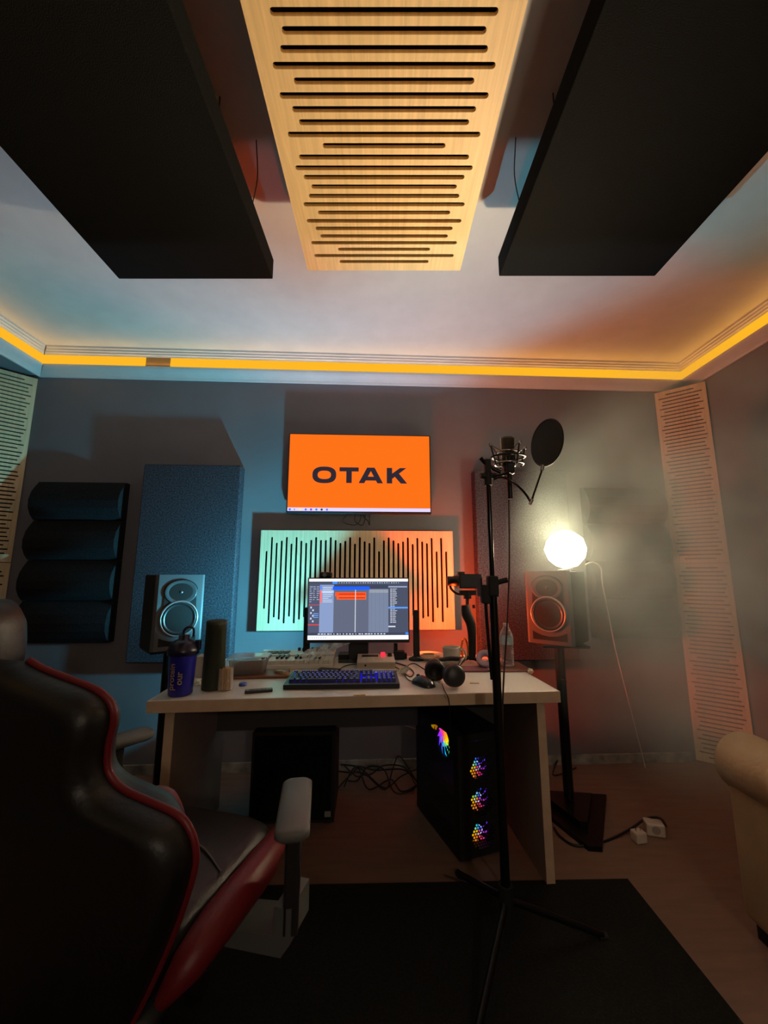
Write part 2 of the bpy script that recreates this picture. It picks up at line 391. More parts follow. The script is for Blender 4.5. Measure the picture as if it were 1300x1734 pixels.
corner('lower slotted birch board standing across the right back corner', 'upper slotted birch board across the right back corner under the cornice',
       (2.085, wy(2.085) - .004), (2.318, 2.655), 2.612, 'r')
corner('lower slotted birch board across the left corner, behind the red chair', 'upper slotted birch board across the left back corner under the soffit',
       (-2.675, 2.405), (-2.470, wy(-2.47) - .006), 2.612, 'l')

# flat fabric panels
def flatpanel(x0, x1, z0, z1, label):
    o = MB().box((x0, -.10, z0), (x1, -.002, z1), bev=.006).build('fabric_wall_panel', M_foam, None, (0, 0, 0))
    p = onwall(0, 0, 0); o.location = p; o.rotation_euler = (0, 0, WS)
    return tag(o, label, 'acoustic panel')
flatpanel(-1.625, -.985, .682, 1.965, 'tall blue-lit grey fabric acoustic panel on back wall behind the left speaker')
flatpanel(.632, 1.29, .672, 1.957, 'tall grey fabric acoustic panel on back wall behind the right speaker')
o = MB().box((-.045, -.55, -.35), (.0, .55, .35), bev=.006).build('fabric_wall_panel', M_foam, None, (XR - .002, 1.72, 1.47))
tag(o, 'dark fabric acoustic panel on the right wall at the frame edge', 'acoustic panel')
# make it proper height
o.scale = (1, .62, 1.0)

def wave(cx, label):
    o = thing('wave_foam_panel', label, 'acoustic panel', onwall(cx, .80, .001), WS)
    H = 1.05; hp = H / 4; hw = .285
    for k in range(4):
        prof = [(0, 0), (-.055, 0), (-.085, .03), (-.108, .075), (-.112, .125), (-.098, .18), (-.07, .225), (-.045, hp - .004), (0, hp - .004)]
        vs = [(-hw, y, z + k * hp) for y, z in prof] + [(hw, y, z + k * hp) for y, z in prof]; n = len(prof)
        fs = [(i, (i + 1) % n, n + (i + 1) % n, n + i) for i in range(n)] + [tuple(range(n)), tuple(range(n, 2 * n))[::-1]]
        q = MB().add(vs, fs); q.build('foam_lobe', M_foamd, o)
M_foamd = mat('charcoal_foam', (36, 37, 40), 0.95, bump=0.6, bscale=120, var=0.35, vscale=110, spec=0.1)
wave(-2.045, 'charcoal four-lobed foam panel on back wall at the left corner')
wave(1.72, 'charcoal four-lobed foam panel on back wall in the haze right of the lamp')

# ------------------------------------------------------------------ screens
def quadset(quads, z=0.0):
    """quads: (x0,y0,x1,y1,rgb) stacked in order on a flat display in XY; returns vs, fs, colours"""
    vs = []; fs = []; cs_ = []
    for i, (x0, y0, x1, y1, c) in enumerate(quads):
        o = len(vs); zz = z + i * 0.00002
        vs += [(x0, y0, zz), (x1, y0, zz), (x1, y1, zz), (x0, y1, zz)]; fs.append((o, o + 1, o + 2, o + 3)); cs_.append(c)
    return vs, fs, cs_
def attrmat(name, s):
    m = bpy.data.materials.new(name); m.use_nodes = True; nt = m.node_tree; nt.nodes.remove(nt.nodes['Principled BSDF'])
    e = nt.nodes.new('ShaderNodeEmission'); a = nt.nodes.new('ShaderNodeAttribute'); a.attribute_name = 'Col'
    nt.links.new(a.outputs['Color'], e.inputs[0]); e.inputs[1].default_value = s
    nt.links.new(e.outputs[0], nt.nodes['Material Output'].inputs[0]); return m
def display(name, vs, fs, cs_, m, parent, M):
    me = bpy.data.meshes.new(name); me.from_pydata([tuple(v) for v in vs], [], fs); me.materials.append(m)
    at_ = me.color_attributes.new('Col', 'FLOAT_COLOR', 'CORNER')
    for p, c in zip(me.polygons, cs_):
        for li in p.loop_indices: at_.data[li].color = (*lin(c), 1)
    o = bpy.data.objects.new(name, me); COL.objects.link(o); o.parent = parent; o.matrix_local = M; return o

M_screen = attrmat('display_picture', 1.0)
tv = thing('wall_television', 'black television on back wall showing OTAK in dark letters on orange', 'television', onwall(-.172, 1.928, .0), WS)
W2, H2 = .490, .273
MB().box((-W2 - .008, -.080, -H2 - .014), (W2 + .008, -.045, H2 + .008), bev=.004).box((-.30, -.046, -.2), (.30, -.02, .14), bev=.01).build('housing', M_black, tv)
MB().box((-.1, -.022, -.09), (.1, 0, .09)).build('wall_bracket', M_blackm, tv)
OR = (255, 108, 22)
q = [(-W2, -H2, W2, H2, OR), (-W2, -H2, W2, -H2 + .024, (214, 206, 255))]
vs, fs, cc = quadset(q)
n0 = len(vs)
def letters():
    """OTAK in a heavy extended sans; unit cap height"""
    out = []
    k = 28; ring = []
    for i in range(k):
        a0 = 2 * math.pi * i / k; a1 = 2 * math.pi * (i + 1) / k
        def P(a, rx, ry, e=2.5):
            c_, s_ = math.cos(a), math.sin(a)
            return (.69 + rx * math.copysign(abs(c_) ** (2 / e), c_), .5 + ry * math.copysign(abs(s_) ** (2 / e), s_))
        out.append([P(a0, .69, .53), P(a1, .69, .53), P(a1, .385, .265), P(a0, .385, .265)])
    x = 1.56
    out += [[(x, .735), (x + 1.12, .735), (x + 1.12, 1), (x, 1)], [(x + .40, 0), (x + .72, 0), (x + .72, .74), (x + .40, .74)]]
    x = 2.70
    out += [[(x - .02, 0), (x + .31, 0), (x + .80, 1), (x + .47, 1)], [(x + 1.07, 0), (x + 1.40, 0), (x + .91, 1), (x + .58, 1)], [(x + .28, .17), (x + 1.08, .17), (x + .96, .42), (x + .38, .42)]]
    x = 4.32
    out += [[(x, 0), (x + .32, 0), (x + .32, 1), (x, 1)], [(x + .2, .20), (x + .42, .38), (x + 1.16, 1), (x + .78, 1), (x + .2, .54)], [(x + .40, .52), (x + .82, 0), (x + 1.20, 0), (x + .66, .72)]]
    return out
cap = .112; tot = 5.5
for pl in letters():
    o_ = len(vs); vs += [((px - 2.75) * cap * 1.065 + .000, (py - .5) * cap - .018, .0006) for px, py in pl]; fs.append(tuple(range(o_, o_ + len(pl)))); cc.append((44, 38, 48))
for i, c in enumerate([(60, 110, 255), (40, 50, 80), (240, 220, 140), (90, 110, 230), (120, 70, 200), (40, 130, 220), (30, 50, 70), (90, 120, 230)]):
    x = -W2 + .008 + i * .036; kk = 8; r_ = .008 if i not in (1,) else .004
    o_ = len(vs); vs += [(x + r_ + r_ * math.cos(2 * math.pi * j / kk), -H2 + .011 + r_ * math.sin(2 * math.pi * j / kk), .0006) for j in range(kk)]; fs.append(tuple(range(o_, o_ + kk))); cc.append(c)
M_tvscreen = attrmat('television_picture', 1.15)
display('screen', vs, fs, cc, M_tvscreen, tv, Matrix.Translation((0, -.0815, 0)) @ Matrix.Rotation(R(90), 4, 'X'))
for i in range(3):   # loose leads under the television
    x = -.06 + i * .05
    MB().tube([(x, -.03, -.2), (x - .02, -.03, -.28), (x - .06 + i * .04, -.035, -.335), (x + .03, -.03, -.36), (x + .07 - i * .02, -.03, -.30), (x + .03, -.03, -.2)], .003, 6).build('lead', M_wire, tv)

# ------------------------------------------------------------------ desk
DZ = .75
DA = math.atan(.131 / 1.636)                      # the desk is turned a little
desk = thing('desk', 'white topped desk with worn brown edge and panel legs against the back wall', 'desk', (-.088, 1.666, 0), DA)
MB().box((-.822, 0, DZ - .045), (.822, .76, DZ), bev=.002).build('desk_top', M_desktop, desk)
MB().box((-.8225, -.0022, DZ - .0445), (.8225, 0, DZ - .0012)).build('edge_band', M_edge, desk)
# a chip in the front edge near the keyboard
MB().lathe([(0, .0), (.016, .0), (.022, .001), (.018, .003), (0, .0032)], 14, M=Matrix.Translation((-.01, .006, DZ)), sx=1.2, sy=.35).build('edge_chip', mat('chipboard', (190, 160, 110), .9, bump=.6, var=.3, vscale=60), desk)
for x in (-.775, .745):
    MB().box((x, .06, 0), (x + .035, .72, DZ - .045)).build('side_panel', mat('desk_side_laminate', (150, 130, 118), .6), desk)
MB().box((-.74, .60, .42), (.745, .618, DZ - .045)).build('modesty_panel', mat('dark_laminate', (70, 66, 66), .7), desk)
for x in (-.7575, .7625):
    MB().box((x - .0176, .055, 0), (x + .0176, .06, DZ - .045)).build('leg_edge', M_edge, desk)

def deskp(u, v, h=DZ): p = hz(u, v, h + .0005); return p

# ---- monitor
mon = thing('computer_monitor', 'black computer monitor on desk showing music software', 'monitor', (-.137, 2.15, DZ), R(2))
c = at(606.5, 1031, 2.12)
mw, mh = .262, .156
Mm = Matrix.Translation((c.x + .137, -.03, c.z - DZ))
MB().box((-mw - .006, 0, -mh - .016), (mw + .006, .028, mh + .006), bev=.003, M=Mm).build('housing', M_black, mon)
q = [(-mw, -mh, mw, mh, (104, 112, 136))]
def Z(u0, v0, u1, v1, col):  # u,v 0..1 from top left
    q.append((-mw + 2 * mw * u0, mh - 2 * mh * v1, -mw + 2 * mw * u1, mh - 2 * mh * v0, col))
Z(0, 0, 1, .045, (250, 250, 250)); Z(0, .045, 1, .10, (70, 76, 94)); Z(0, .10, .11, .92, (76, 82, 104)); Z(.11, .10, .25, .92, (128, 146, 186))
Z(.25, .17, .80, .90, (92, 98, 118)); Z(.60, .17, .80, .90, (112, 122, 146)); Z(.80, .10, 1, .92, (70, 76, 94))
Z(.25, .10, .80, .17, (58, 64, 84)); Z(.25, .17, .61, .185, (120, 160, 240)); Z(.24, .13, .61, .185, (30, 90, 240)); Z(.61, .185, .80, .235, (140, 146, 158))
Z(.265, .225, .575, .29, (250, 80, 30)); Z(.28, .285, .575, .345, (250, 90, 35)); Z(.30, .25, .565, .262, (150, 20, 10)); Z(.30, .312, .565, .325, (150, 20, 10))
Z(.0, .885, 1, .93, (60, 66, 84)); Z(0, .93, 1, 1, (244, 246, 248)); Z(.465, .185, .472, .88, (220, 224, 232))
Z(.80, .47, .995, .495, (90, 150, 240)); Z(.0, .75, .11, .765, (230, 60, 50)); Z(.0, .43, .11, .437, (220, 70, 70)); Z(.11, .20, .13, .40, (240, 110, 110)); Z(.115, .11, .13, .18, (90, 130, 250))
Z(.235, .048, .285, .085, (70, 140, 240)); Z(.80, .125, .99, .145, (150, 160, 190)); Z(.80, .78, .87, .80, (210, 215, 225)); Z(.97, .885, 1, .92, (60, 130, 240))
Z(.13, .20, .25, .235, (168, 190, 220))
rnd = random.Random(3)
for i in range(26): Z(.30 + i * .024, .06, .30 + i * .024 + rnd.uniform(.006, .014), .075, (170, 180, 205))
for i in range(24):
    if i != 13: Z(.82, .165 + i * .024, .835, .178 + i * .024, (190, 196, 214)); Z(.84, .167 + i * .024, .84 + rnd.uniform(.02, .05), .175 + i * .024, (200, 205, 220))
for i in range(9): Z(.14, .14 + i * .03, .14 + rnd.uniform(.05, .10), .148 + i * .03, (210, 220, 235))
for i in range(22): Z(.01 + .035 * (i % 3), .13 + (i // 3) * .035, .01 + .035 * (i % 3) + rnd.uniform(.012, .03), .14 + (i // 3) * .035, (170, 178, 200))
for i in range(6): Z(.02 + .02 * (i % 2), .46 + i * .045, .035 + .02 * (i % 2), .49 + i * .045, (190, 200, 220))
for i in range(3): Z(.05, .57 + i * .03, .10, .582 + i * .03, (110, 160, 230))
for i in range(22): Z(.10 + i * .031, .898, .10 + i * .031 + rnd.uniform(.008, .024), .915, (200, 206, 225))
for i in range(8): Z(.02 + i * .022, .958, .028 + i * .022, .975, (150, 160, 190))
for i in range(13): Z(.27 + i * .04, .19, .271 + i * .04, .88, (84, 90, 110))
vs, fs, cc = quadset(q)
M_monscreen = attrmat('monitor_picture', 1.25)
display('screen', vs, fs, cc, M_monscreen, mon, Mm @ Matrix.Translation((0, -.0006, 0)) @ Matrix.Rotation(R(90), 4, 'X'))
MB().box((-.055, .125, .008), (.055, .150, c.z - DZ + .05), bev=.004).box((-.045, -.004, c.z - DZ - .03), (.045, .13, c.z - DZ + .045), bev=.004).build('stand_neck', M_black, mon)
MB().box((-.11, .10, 0), (.12, .235, .012), bev=.004).build('stand_base', M_black, mon)
o = MB().box((-.052, -.045, 0), (.052, .045, .034), bev=.003).build('external_drive_box', M_blackm, None, deskp(588, 1119) + Vector((0, .04, 0)), (0, 0, R(2)))
tag(o, 'small black box on desk under the monitor, left of the audio interface', 'box')

# webcam
p = at(551, 983, 2.13)
wc = thing('webcam', 'small black webcam clipped on the top of the monitor', 'webcam', (p.x, p.y + .01, p.z + .001))
MB().box((-.034, -.018, .014), (.034, .012, .044), bev=.008).build('body', M_black, wc)
MB().cyl((-.004, -.024, .029), (-.004, -.016, .029), .011, 16).build('lens', mat('lens_glass', (120, 125, 130), .1, spec=.9), wc)
MB().box((-.02, -.012, 0), (.02, .02, .014), bev=.003).build('clip', M_blackm, wc)

# light bars and the coloured lamps in them
def lightbar(p, h, label, colr, rz, name_col):
    o = thing('light_bar', label, 'light bar', p, rz)
    MB().box((-.018, -.016, .02), (.018, .014, h), bev=.007).build('housing', M_blackm, o)
    MB().box((-.013, .0142, .04), (.013, .0165, h - .02)).build('diffuser', emit('bar_glow_' + name_col, colr, 2.2), o)
    MB().lathe([(0, 0), (.045, 0), (.045, .008), (.03, .014), (.018, .022), (0, .022)], 24).build('base', M_blackm, o)
BZ = DZ
YL = 2.33
pl_ = at(519, 1090, YL); pr_ = at(705, 1106, YL)
lightbar((pl_.x, YL, DZ + .0005), .29, 'black upright light bar glowing blue at the wall, behind monitor left edge', (60, 190, 255), 0, 'blue')
lightbar((pr_.x, YL, DZ + .0005), .275, 'black upright light bar glowing orange at the wall, right of the monitor', (255, 90, 10), 0, 'orange')
bar_lamp('blue_bar_lamp', (pl_.x, YL + .035, .93), BAR_SPOT, (.12, .74, 1.0), -1, .022, 1.0, 1.1)
bar_lamp('orange_bar_lamp', (pr_.x, YL + .035, .93), BAR_SPOT, (1.0, .075, .008), 1, .022, .55, 2.3)

# ---- speakers
def rot_dir(a): return Vector((math.sin(a), -math.cos(a), 0))
M_baffle = mat('speaker_baffle', (78, 80, 84), .45, bump=.1, bscale=200)
M_cone = mat('speaker_cone', (46, 48, 52), .35)
M_ring = mat('speaker_ring', (16, 16, 17), .4)
def speaker(front, rz, label):
    """front: point at the middle of the front bottom edge"""
    o = thing('studio_monitor_speaker', label, 'speaker', front, rz)
    W, H, D = .122, .392, .27
    MB().box((-W, .022, 0), (W, D, H), bev=.005).build('cabinet', M_blackm, o)
    MB().prism([(-W, .024), (W, .024), (W, .008), (W - .012, 0), (-W + .012, 0), (-W, .008)], 0, H).build('baffle', M_baffle, o)
    # dark peanut shaped inset round both drivers
    pts = []
    for k in range(48):
        t = 2 * math.pi * k / 48
        s_, c_ = math.sin(t), math.cos(t)
        if s_ >= 0: pts.append((.088 * c_, .300 + .070 * s_) if s_ > .15 else (.080 * c_ , .285 + .02 * s_))
        else: pts.append((.098 * c_, .165 + .098 * s_) if s_ < -.15 else (.082 * c_, .235 + .05 * s_))
    MB().prism(pts, -.0, .004, M=ylook((0, 0, 0))).build('driver_surround', M_ring, o)
    f = ylook((0, -.004, .300))
    MB().lathe([(.080, .0), (.082, .003), (.078, .004), (.06, .000), (.035, -.008), (.018, -.011), (.014, -.011)], 40, M=f, sy=.78).build('waveguide', mat('waveguide_plastic', (70, 72, 75), .3), o)
    MB().lathe([(.016, -.010), (.014, -.004), (.009, .001), (0, .003)], 24, M=f).build('tweeter', M_cone, o)
    f = ylook((0, -.004, .160))
    w_ = MB().lathe([(.096, .0), (.095, .005), (.088, .006), (.086, .002)], 48, M=f); w_.build('woofer_rim', mat('rim_metal', (150, 150, 152), .3, metal=.6), o)
    MB().lathe([(.086, .002), (.080, .006), (.073, .002)], 48, M=f).build('woofer_surround', M_ring, o)
    wf = MB().lathe([(.073, .002), (.05, -.010), (.026, -.019)], 48, M=f).build('woofer_cone', M_cone, o)
    MB().lathe([(.027, -.019), (.022, -.010), (.012, -.005), (0, -.003)], 32, M=f).build('dust_cap', M_cone, wf)
    pts = [(-.09, .0), (.09, 0), (.09, .044), (.07, .034), (.04, .024), (0, .020), (-.04, .024), (-.07, .034), (-.09, .044)]
    MB().prism([(x, y + .022) for x, y in pts], .0, .0022, M=ylook()).build('bass_port', mat('port_black', (4, 4, 4), .9), o)
    MB().cyl((0, -.0055, .243), (0, -.0035, .243), .0035, 10).build('power_led', emit('speaker_led', (120, 110, 255), 3), o)
def polestand(x, y, topz, rz, label):
    o = thing('speaker_stand', label, 'speaker stand', (x, y, 0), rz)
    MB().box((-.12, -.13, topz - .012), (.12, .13, topz), bev=.003).build('top_plate', M_blackmet, o)
    MB().tube([(0, 0, .06), (0, 0, topz - .012)], .026, 14).build('pole', M_blackmet, o)
    tri = [(-.24, .13), (.24, .13), (.03, -.32), (-.03, -.32)]
    MB().prism(tri, .0, .022).prism([(a * .6, b * .6) for a, b in tri], .022, .05).build('base_plate', M_blackmet, o)
    MB().cyl((0, -.027, topz - .2), (0, -.05, topz - .2), .012, 12).build('clamp_knob', M_blackm, o)
AL = R(42)
pf = at(302, 1096, 2.19); speaker((pf.x, 2.17, .835), AL, 'black studio speaker on stand, lit blue, left of desk')
n_ = rot_dir(AL); polestand(pf.x - n_.x * .14, 2.17 - n_.y * .14, .833, AL, 'black pole stand under the left speaker')
pf = at(931, 1084, 2.20); ARg = -AL; speaker((pf.x, 2.20, .855), ARg, 'black studio speaker beneath the glowing lamp, orange lit edge')
n_ = rot_dir(ARg); SRx, SRy = pf.x - n_.x * .13, 2.20 - n_.y * .13
polestand(SRx, SRy, .853, R(-6), 'black pole stand with triangular base under the right speaker')

M_orb = bpy.data.materials.new('lamp_shade_glow'); M_orb.use_nodes = True
def _orb():
    nt = M_orb.node_tree; nt.nodes.remove(nt.nodes['Principled BSDF']); e = nt.nodes.new('ShaderNodeEmission'); e.inputs[0].default_value = (1, .80, .52, 1)
    g = nt.nodes.new('ShaderNodeNewGeometry'); tot = None
    for k, ax, pw in ((BEAM_UP, (-.62, -.76, .14), 6.0), (BEAM_DESK, (-.85, -.40, -.35), 3.0)):
        d = nt.nodes.new('ShaderNodeVectorMath'); d.operation = 'DOT_PRODUCT'; nt.links.new(g.outputs['True Normal'], d.inputs[0]); d.inputs[1].default_value = Vector(ax).normalized()
        a = nt.nodes.new('ShaderNodeMath'); a.operation = 'MAXIMUM'; nt.links.new(d.outputs['Value'], a.inputs[0]); a.inputs[1].default_value = 0
        b = nt.nodes.new('ShaderNodeMath'); b.operation = 'POWER'; nt.links.new(a.outputs[0], b.inputs[0]); b.inputs[1].default_value = pw
        c = nt.nodes.new('ShaderNodeMath'); c.operation = 'MULTIPLY_ADD'; nt.links.new(b.outputs[0], c.inputs[0]); c.inputs[1].default_value = k
        if tot is None: c.inputs[2].default_value = ORB
        else: nt.links.new(tot, c.inputs[2])
        tot = c.outputs[0]
    nt.links.new(tot, e.inputs[1]); nt.links.new(e.outputs[0], nt.nodes['Material Output'].inputs[0])
_orb()

# ---- faceted lamp on the right speaker
po = at(957, 930, SRy - .02); ro = .113
bm = bmesh.new(); bmesh.ops.create_icosphere(bm, subdivisions=2, radius=ro)
for v in bm.verts: v.co.z *= 1.0
orbv = [v.co.copy() for v in bm.verts]; bm.verts.index_update(); orbf = [[v.index for v in f.verts] for f in bm.faces]; bm.free()
zt = .855 + .392
lamp = thing('faceted_lamp', 'glowing faceted ball lamp standing on top of the right speaker', 'lamp', (po.x, po.y, zt + .0005))
hz_ = po.z - zt
MB().add([v + Vector((0, 0, max(hz_, ro + .012))) for v in orbv], orbf).build('shade', M_orb, lamp)
MB().lathe([(0, 0), (.05, 0), (.05, .008), (.03, .014), (0, .014)], 24).build('base', M_blackm, lamp)
panel_fill(lamp.location + Vector((-.055, -.125, max(hz_, ro + .012) + .0)))  # added fill for the ceiling panel, just outside the shade
cab = [at(991, 956, 2.30), at(1004, 952, 2.32), at(1017, 962, 2.35), at(1020, 990, 2.40), at(1030, 1040, 2.5), at(1042, 1100, 2.6), at(1062, 1180, 2.68), at(1085, 1270, 2.74)]
cab[-1].y = min(cab[-1].y, wy(cab[-1].x) - .01)
o = MB().tube(cab + [Vector((cab[-1].x + .01, cab[-1].y - .01, .01))], .004, 6).build('lamp_cord', M_wirew); tag(o, 'pale cord falling from the ball lamp down the back wall to the floor', 'cord')

# ------------------------------------------------------------------ things on the desk
# shaker bottle
p = deskp(305, 1176)
sh = thing('shaker_bottle', 'blue shaker bottle with dark lid, lettered protein, at desk left corner', 'bottle', p, R(8))
M_blue = mat('translucent_blue_plastic', (34, 34, 150), .3, spec=.5)
MB().lathe([(0, 0), (.040, 0), (.046, .006), (.052, .15), (.0535, .165), (0, .165)], 36).build('cup', M_blue, sh)
M_lid = mat('navy_lid', (20, 20, 48), .3)
MB().lathe([(.056, .155), (.060, .158), (.060, .178), (.055, .184), (.052, .198), (.036, .212), (.022, .216), (.022, .232), (0, .232)], 36).build('lid', M_lid, sh)
MB().tube([(-.004, 0, .228), (-.004, 0, .250), (.008, 0, .262), (.024, 0, .262), (.034, 0, .252), (.034, 0, .225)], .0045, 8).build('carry_loop', M_lid, sh)
MB().box((.044, -.012, .170), (.066, .012, .212), bev=.005).build('flip_spout', M_lid, sh)
def textmesh(s, size, m, name, parent, M, ext=.0004):
    cu = bpy.data.curves.new(name, 'FONT'); cu.body = s; cu.size = size; cu.extrude = ext; cu.align_x = 'LEFT'; cu.offset = size * .012
    co = bpy.data.objects.new(name, cu); COL.objects.link(co); dg = bpy.context.evaluated_depsgraph_get(); dg.update()
    me = bpy.data.meshes.new_from_object(co.evaluated_get(dg)); bpy.data.objects.remove(co); bpy.data.curves.remove(cu)
    me.materials.clear(); me.materials.append(m); o = bpy.data.objects.new(name, me); COL.objects.link(o); o.parent = parent; o.matrix_local = M; return o
def wrap_text(o, r, ang0):
    for v in o.data.vertices:
        x, y, z = v.co; a = ang0 + y / r            # letters read upward along the bottle
        v.co = ((r + z) * math.sin(-a), -(r + z) * math.cos(a), x)
M_gold = mat('gold_print', (170, 140, 110), .5)
tt = textmesh('protein', .034, M_gold, 'lettering', sh, Matrix.Translation((0, 0, .028))); wrap_text(tt, .0520, .22)
tt = textmesh('our', .034, M_gold, 'lettering', sh, Matrix.Translation((0, 0, .048))); wrap_text(tt, .0520, -.36)

# tall green flask
p = deskp(360, 1166)
o = MB().lathe([(0, 0), (.044, 0), (.046, .004), (.0415, .26), (.043, .262), (.043, .278), (.036, .283), (0, .283)], 32).build('tall_flask', mat('dark_green_coating', (44, 52, 34), .55, bump=.3, bscale=300), None, p)
tag(o, 'tall dark green flask standing on desk beside the toothpick jar', 'flask')
# toothpick jar
p = deskp(381, 1168)
tj = thing('toothpick_jar', 'clear jar of wooden toothpicks on desk beside the green flask', 'jar', p)
MB().lathe([(0, .001), (.029, .001), (.030, .004), (.030, .086), (.031, .090)], 28).build('jar', glass('clear_plastic', (225, 225, 220), .08, .10), tj)
pk = MB(); rr_ = random.Random(5)
for i in range(90):
    a = rr_.uniform(0, 6.28); r_ = .027 * math.sqrt(rr_.random()); a2 = a + rr_.uniform(-.6, .6); r2 = min(.027, r_ * rr_.uniform(.8, 1.1))
    pk.cyl((r_ * math.cos(a), r_ * math.sin(a), .004), (r2 * math.cos(a2), r2 * math.sin(a2), .078 + rr_.uniform(0, .012)), .0014, 5)
oo = pk.build('toothpicks', mat('toothpick_wood', (214, 170, 112), .7, var=.15), tj); oo['kind'] = 'stuff'
# crumpled tissues
def crumple(name, p, r, label, m, seed, sz=(1, 1, .7)):
    rr = random.Random(seed); bm = bmesh.new(); bmesh.ops.create_icosphere(bm, subdivisions=3, radius=r)
    for v in bm.verts:
        k = 1 + rr.uniform(-.28, .18); v.co = Vector((v.co.x * sz[0] * k, v.co.y * sz[1] * k, v.co.z * sz[2] * k))
    mz = min(v.co.z for v in bm.verts)
    for v in bm.verts: v.co.z -= mz
    vs = [v.co.copy() for v in bm.verts]; bm.verts.index_update(); fs = [[v.index for v in f.verts] for f in bm.faces]; bm.free()
    o = MB().add(vs, fs).build(name, m, None, p); return tag(o, label, 'tissue')
M_tis = mat('tissue_paper', (215, 205, 180), .9)
crumple('crumpled_tissue', deskp(335, 1160), .018, 'crumpled yellowish tissue between the shaker bottle and green flask', M_tis, 1)
crumple('crumpled_tissue', deskp(898, 1142), .013, 'small white crumpled tissue ball at desk right edge', M_tis, 2, (1, 1, 1))
# white carton behind the bottles
p = deskp(343, 1150)
o = MB().box((-.055, -.02, 0), (.055, .05, .095), bev=.003).build('white_carton', mat('carton_board', (185, 178, 168), .7), None, (p.x, p.y + .05, DZ + .0005), (0, 0, R(4)))
tag(o, 'white carton on desk behind the shaker bottle and green flask', 'box')
# wooden board and food container
p = deskp(430, 1148)
bd = MB().box((-.16, -.04, 0), (.13, .10, .012), bev=.004).build('wooden_board', woodmat('brown_board', (120, 76, 52), 'x'), None, (p.x + .02, p.y + .02, DZ + .0006), (0, 0, R(6)))
tag(bd, 'thin brown wooden board lying under the clear food container', 'board')
fc = thing('food_container', 'clear plastic food container with brown leftovers, right of the green flask', 'container', (p.x - .045, p.y + .06, DZ + .0135), R(6))
def rrect(hx, hy, r, n=5):
    pts = []
    for cx, cy, a0 in ((hx - r, hy - r, 0), (-hx + r, hy - r, 90), (-hx + r, -hy + r, 180), (hx - r, -hy + r, 270)):
        for k in range(n + 1):
            a = R(a0 + 90 * k / n); pts.append((cx + r * math.cos(a), cy + r * math.sin(a)))
    return pts
def loft(rings, mb, mi=0, cap0=True, cap1=False, M=None, smooth=True):
    n = len(rings[0]); vs = [p for r in rings for p in r]
    fs = [(i * n + k, i * n + (k + 1) % n, (i + 1) * n + (k + 1) % n, (i + 1) * n + k) for i in range(len(rings) - 1) for k in range(n)]
    if cap0: fs.append(tuple(range(n))[::-1])
    if cap1: fs.append(tuple(range((len(rings) - 1) * n, len(rings) * n)))
    return mb.add(vs, fs, mi, smooth, M)
def rr3(hx, hy, r, z): return [(x, y, z) for x, y in rrect(hx, hy, r)]
loft([rr3(.075, .05, .02, 0), rr3(.088, .062, .022, .065), rr3(.096, .07, .024, .068), rr3(.096, .07, .024, .072)], MB()).build('tub', glass('cloudy_plastic', (205, 205, 200), .15, .06), fc)
bm_ = MB(); rr_ = random.Random(9)
loft([rr3(.070, .046, .02, .003), rr3(.080, .055, .02, .030), rr3(.06, .04, .02, .042), rr3(.02, .02, .01, .046)], bm_, cap1=True).build('leftovers', mat('brown_food', (120, 76, 50), .7, bump=1, bscale=60, var=.4, vscale=30), fc)
# tub lid leaning open: faint clear sheet
loft([rr3(.097, .071, .024, .073), rr3(.09, .064, .022, .078), rr3(.05, .04, .02, .079)], MB(), cap1=True).build('lid', glass('clear_lid', (220, 225, 225), .1, .04), fc)

# midi keyboard controller
p = deskp(484, 1134)
mk = thing('midi_keyboard', 'white music keyboard controller with pads and knobs, left of the monitor', 'keyboard', (-.47, 2.125, DZ + .0006), R(3))
M_mk = mat('controller_shell', (205, 200, 190), .45)
MB().box((-.215, -.012, 0), (.205, .005, .018), bev=.003).box((-.215, 0, 0), (-.19, .125, .04), bev=.003).box((.18, 0, 0), (.205, .125, .04), bev=.003).box((-.215, .115, 0), (.205, .27, .045), bev=.004).box((-.19, .0, 0), (.18, .12, .01)).build('shell', M_mk, mk)
M_key = mat('white_key', (212, 206, 192), .35)
nk = 15; kw = .37 / nk
kd = MB().box((-kw / 2 + .0008, 0, 0), (kw / 2 - .0008, .114, .024), bev=.0015)
k0 = None
for i in range(nk):
    x = -.19 + kw * (i + .5)
    if k0 is None: k0 = kd.build('white_key', M_key, mk, (x, 0, .014)); src = k0
    else: c_ = src.copy(); COL.objects.link(c_); c_.location = (x, 0, .014)
src = None
for i in range(nk - 1):
    if i % 7 in (2, 6): continue
    x = -.19 + kw * (i + 1)
    if src is None: src = MB().box((-.006, .04, 0), (.006, .112, .012), bev=.002).build('black_key', M_black, mk, (x, 0, .038))
    else: c_ = src.copy(); COL.objects.link(c_); c_.location = (x, 0, .038)
src = None
for i in range(2):
    for j in range(4):
        x = -.16 + j * .032; y = .16 + i * .034
        if src is None: src = MB().box((-.014, -.014, 0), (.014, .014, .005), bev=.002).build('drum_pad', mat('pad_rubber', (60, 80, 90), .6), mk, (x, y, .045))
        else: c_ = src.copy(); COL.objects.link(c_); c_.location = (x, y, .045)
src = None
for i in range(8):
    x = -.005 + i * .025; y = .235
    if src is None: src = MB().lathe([(.009, 0), (.008, .016), (0, .017)], 14).build('knob', M_black, mk, (x, y, .045))
    else: c_ = src.copy(); COL.objects.link(c_); c_.location = (x, y, .045)
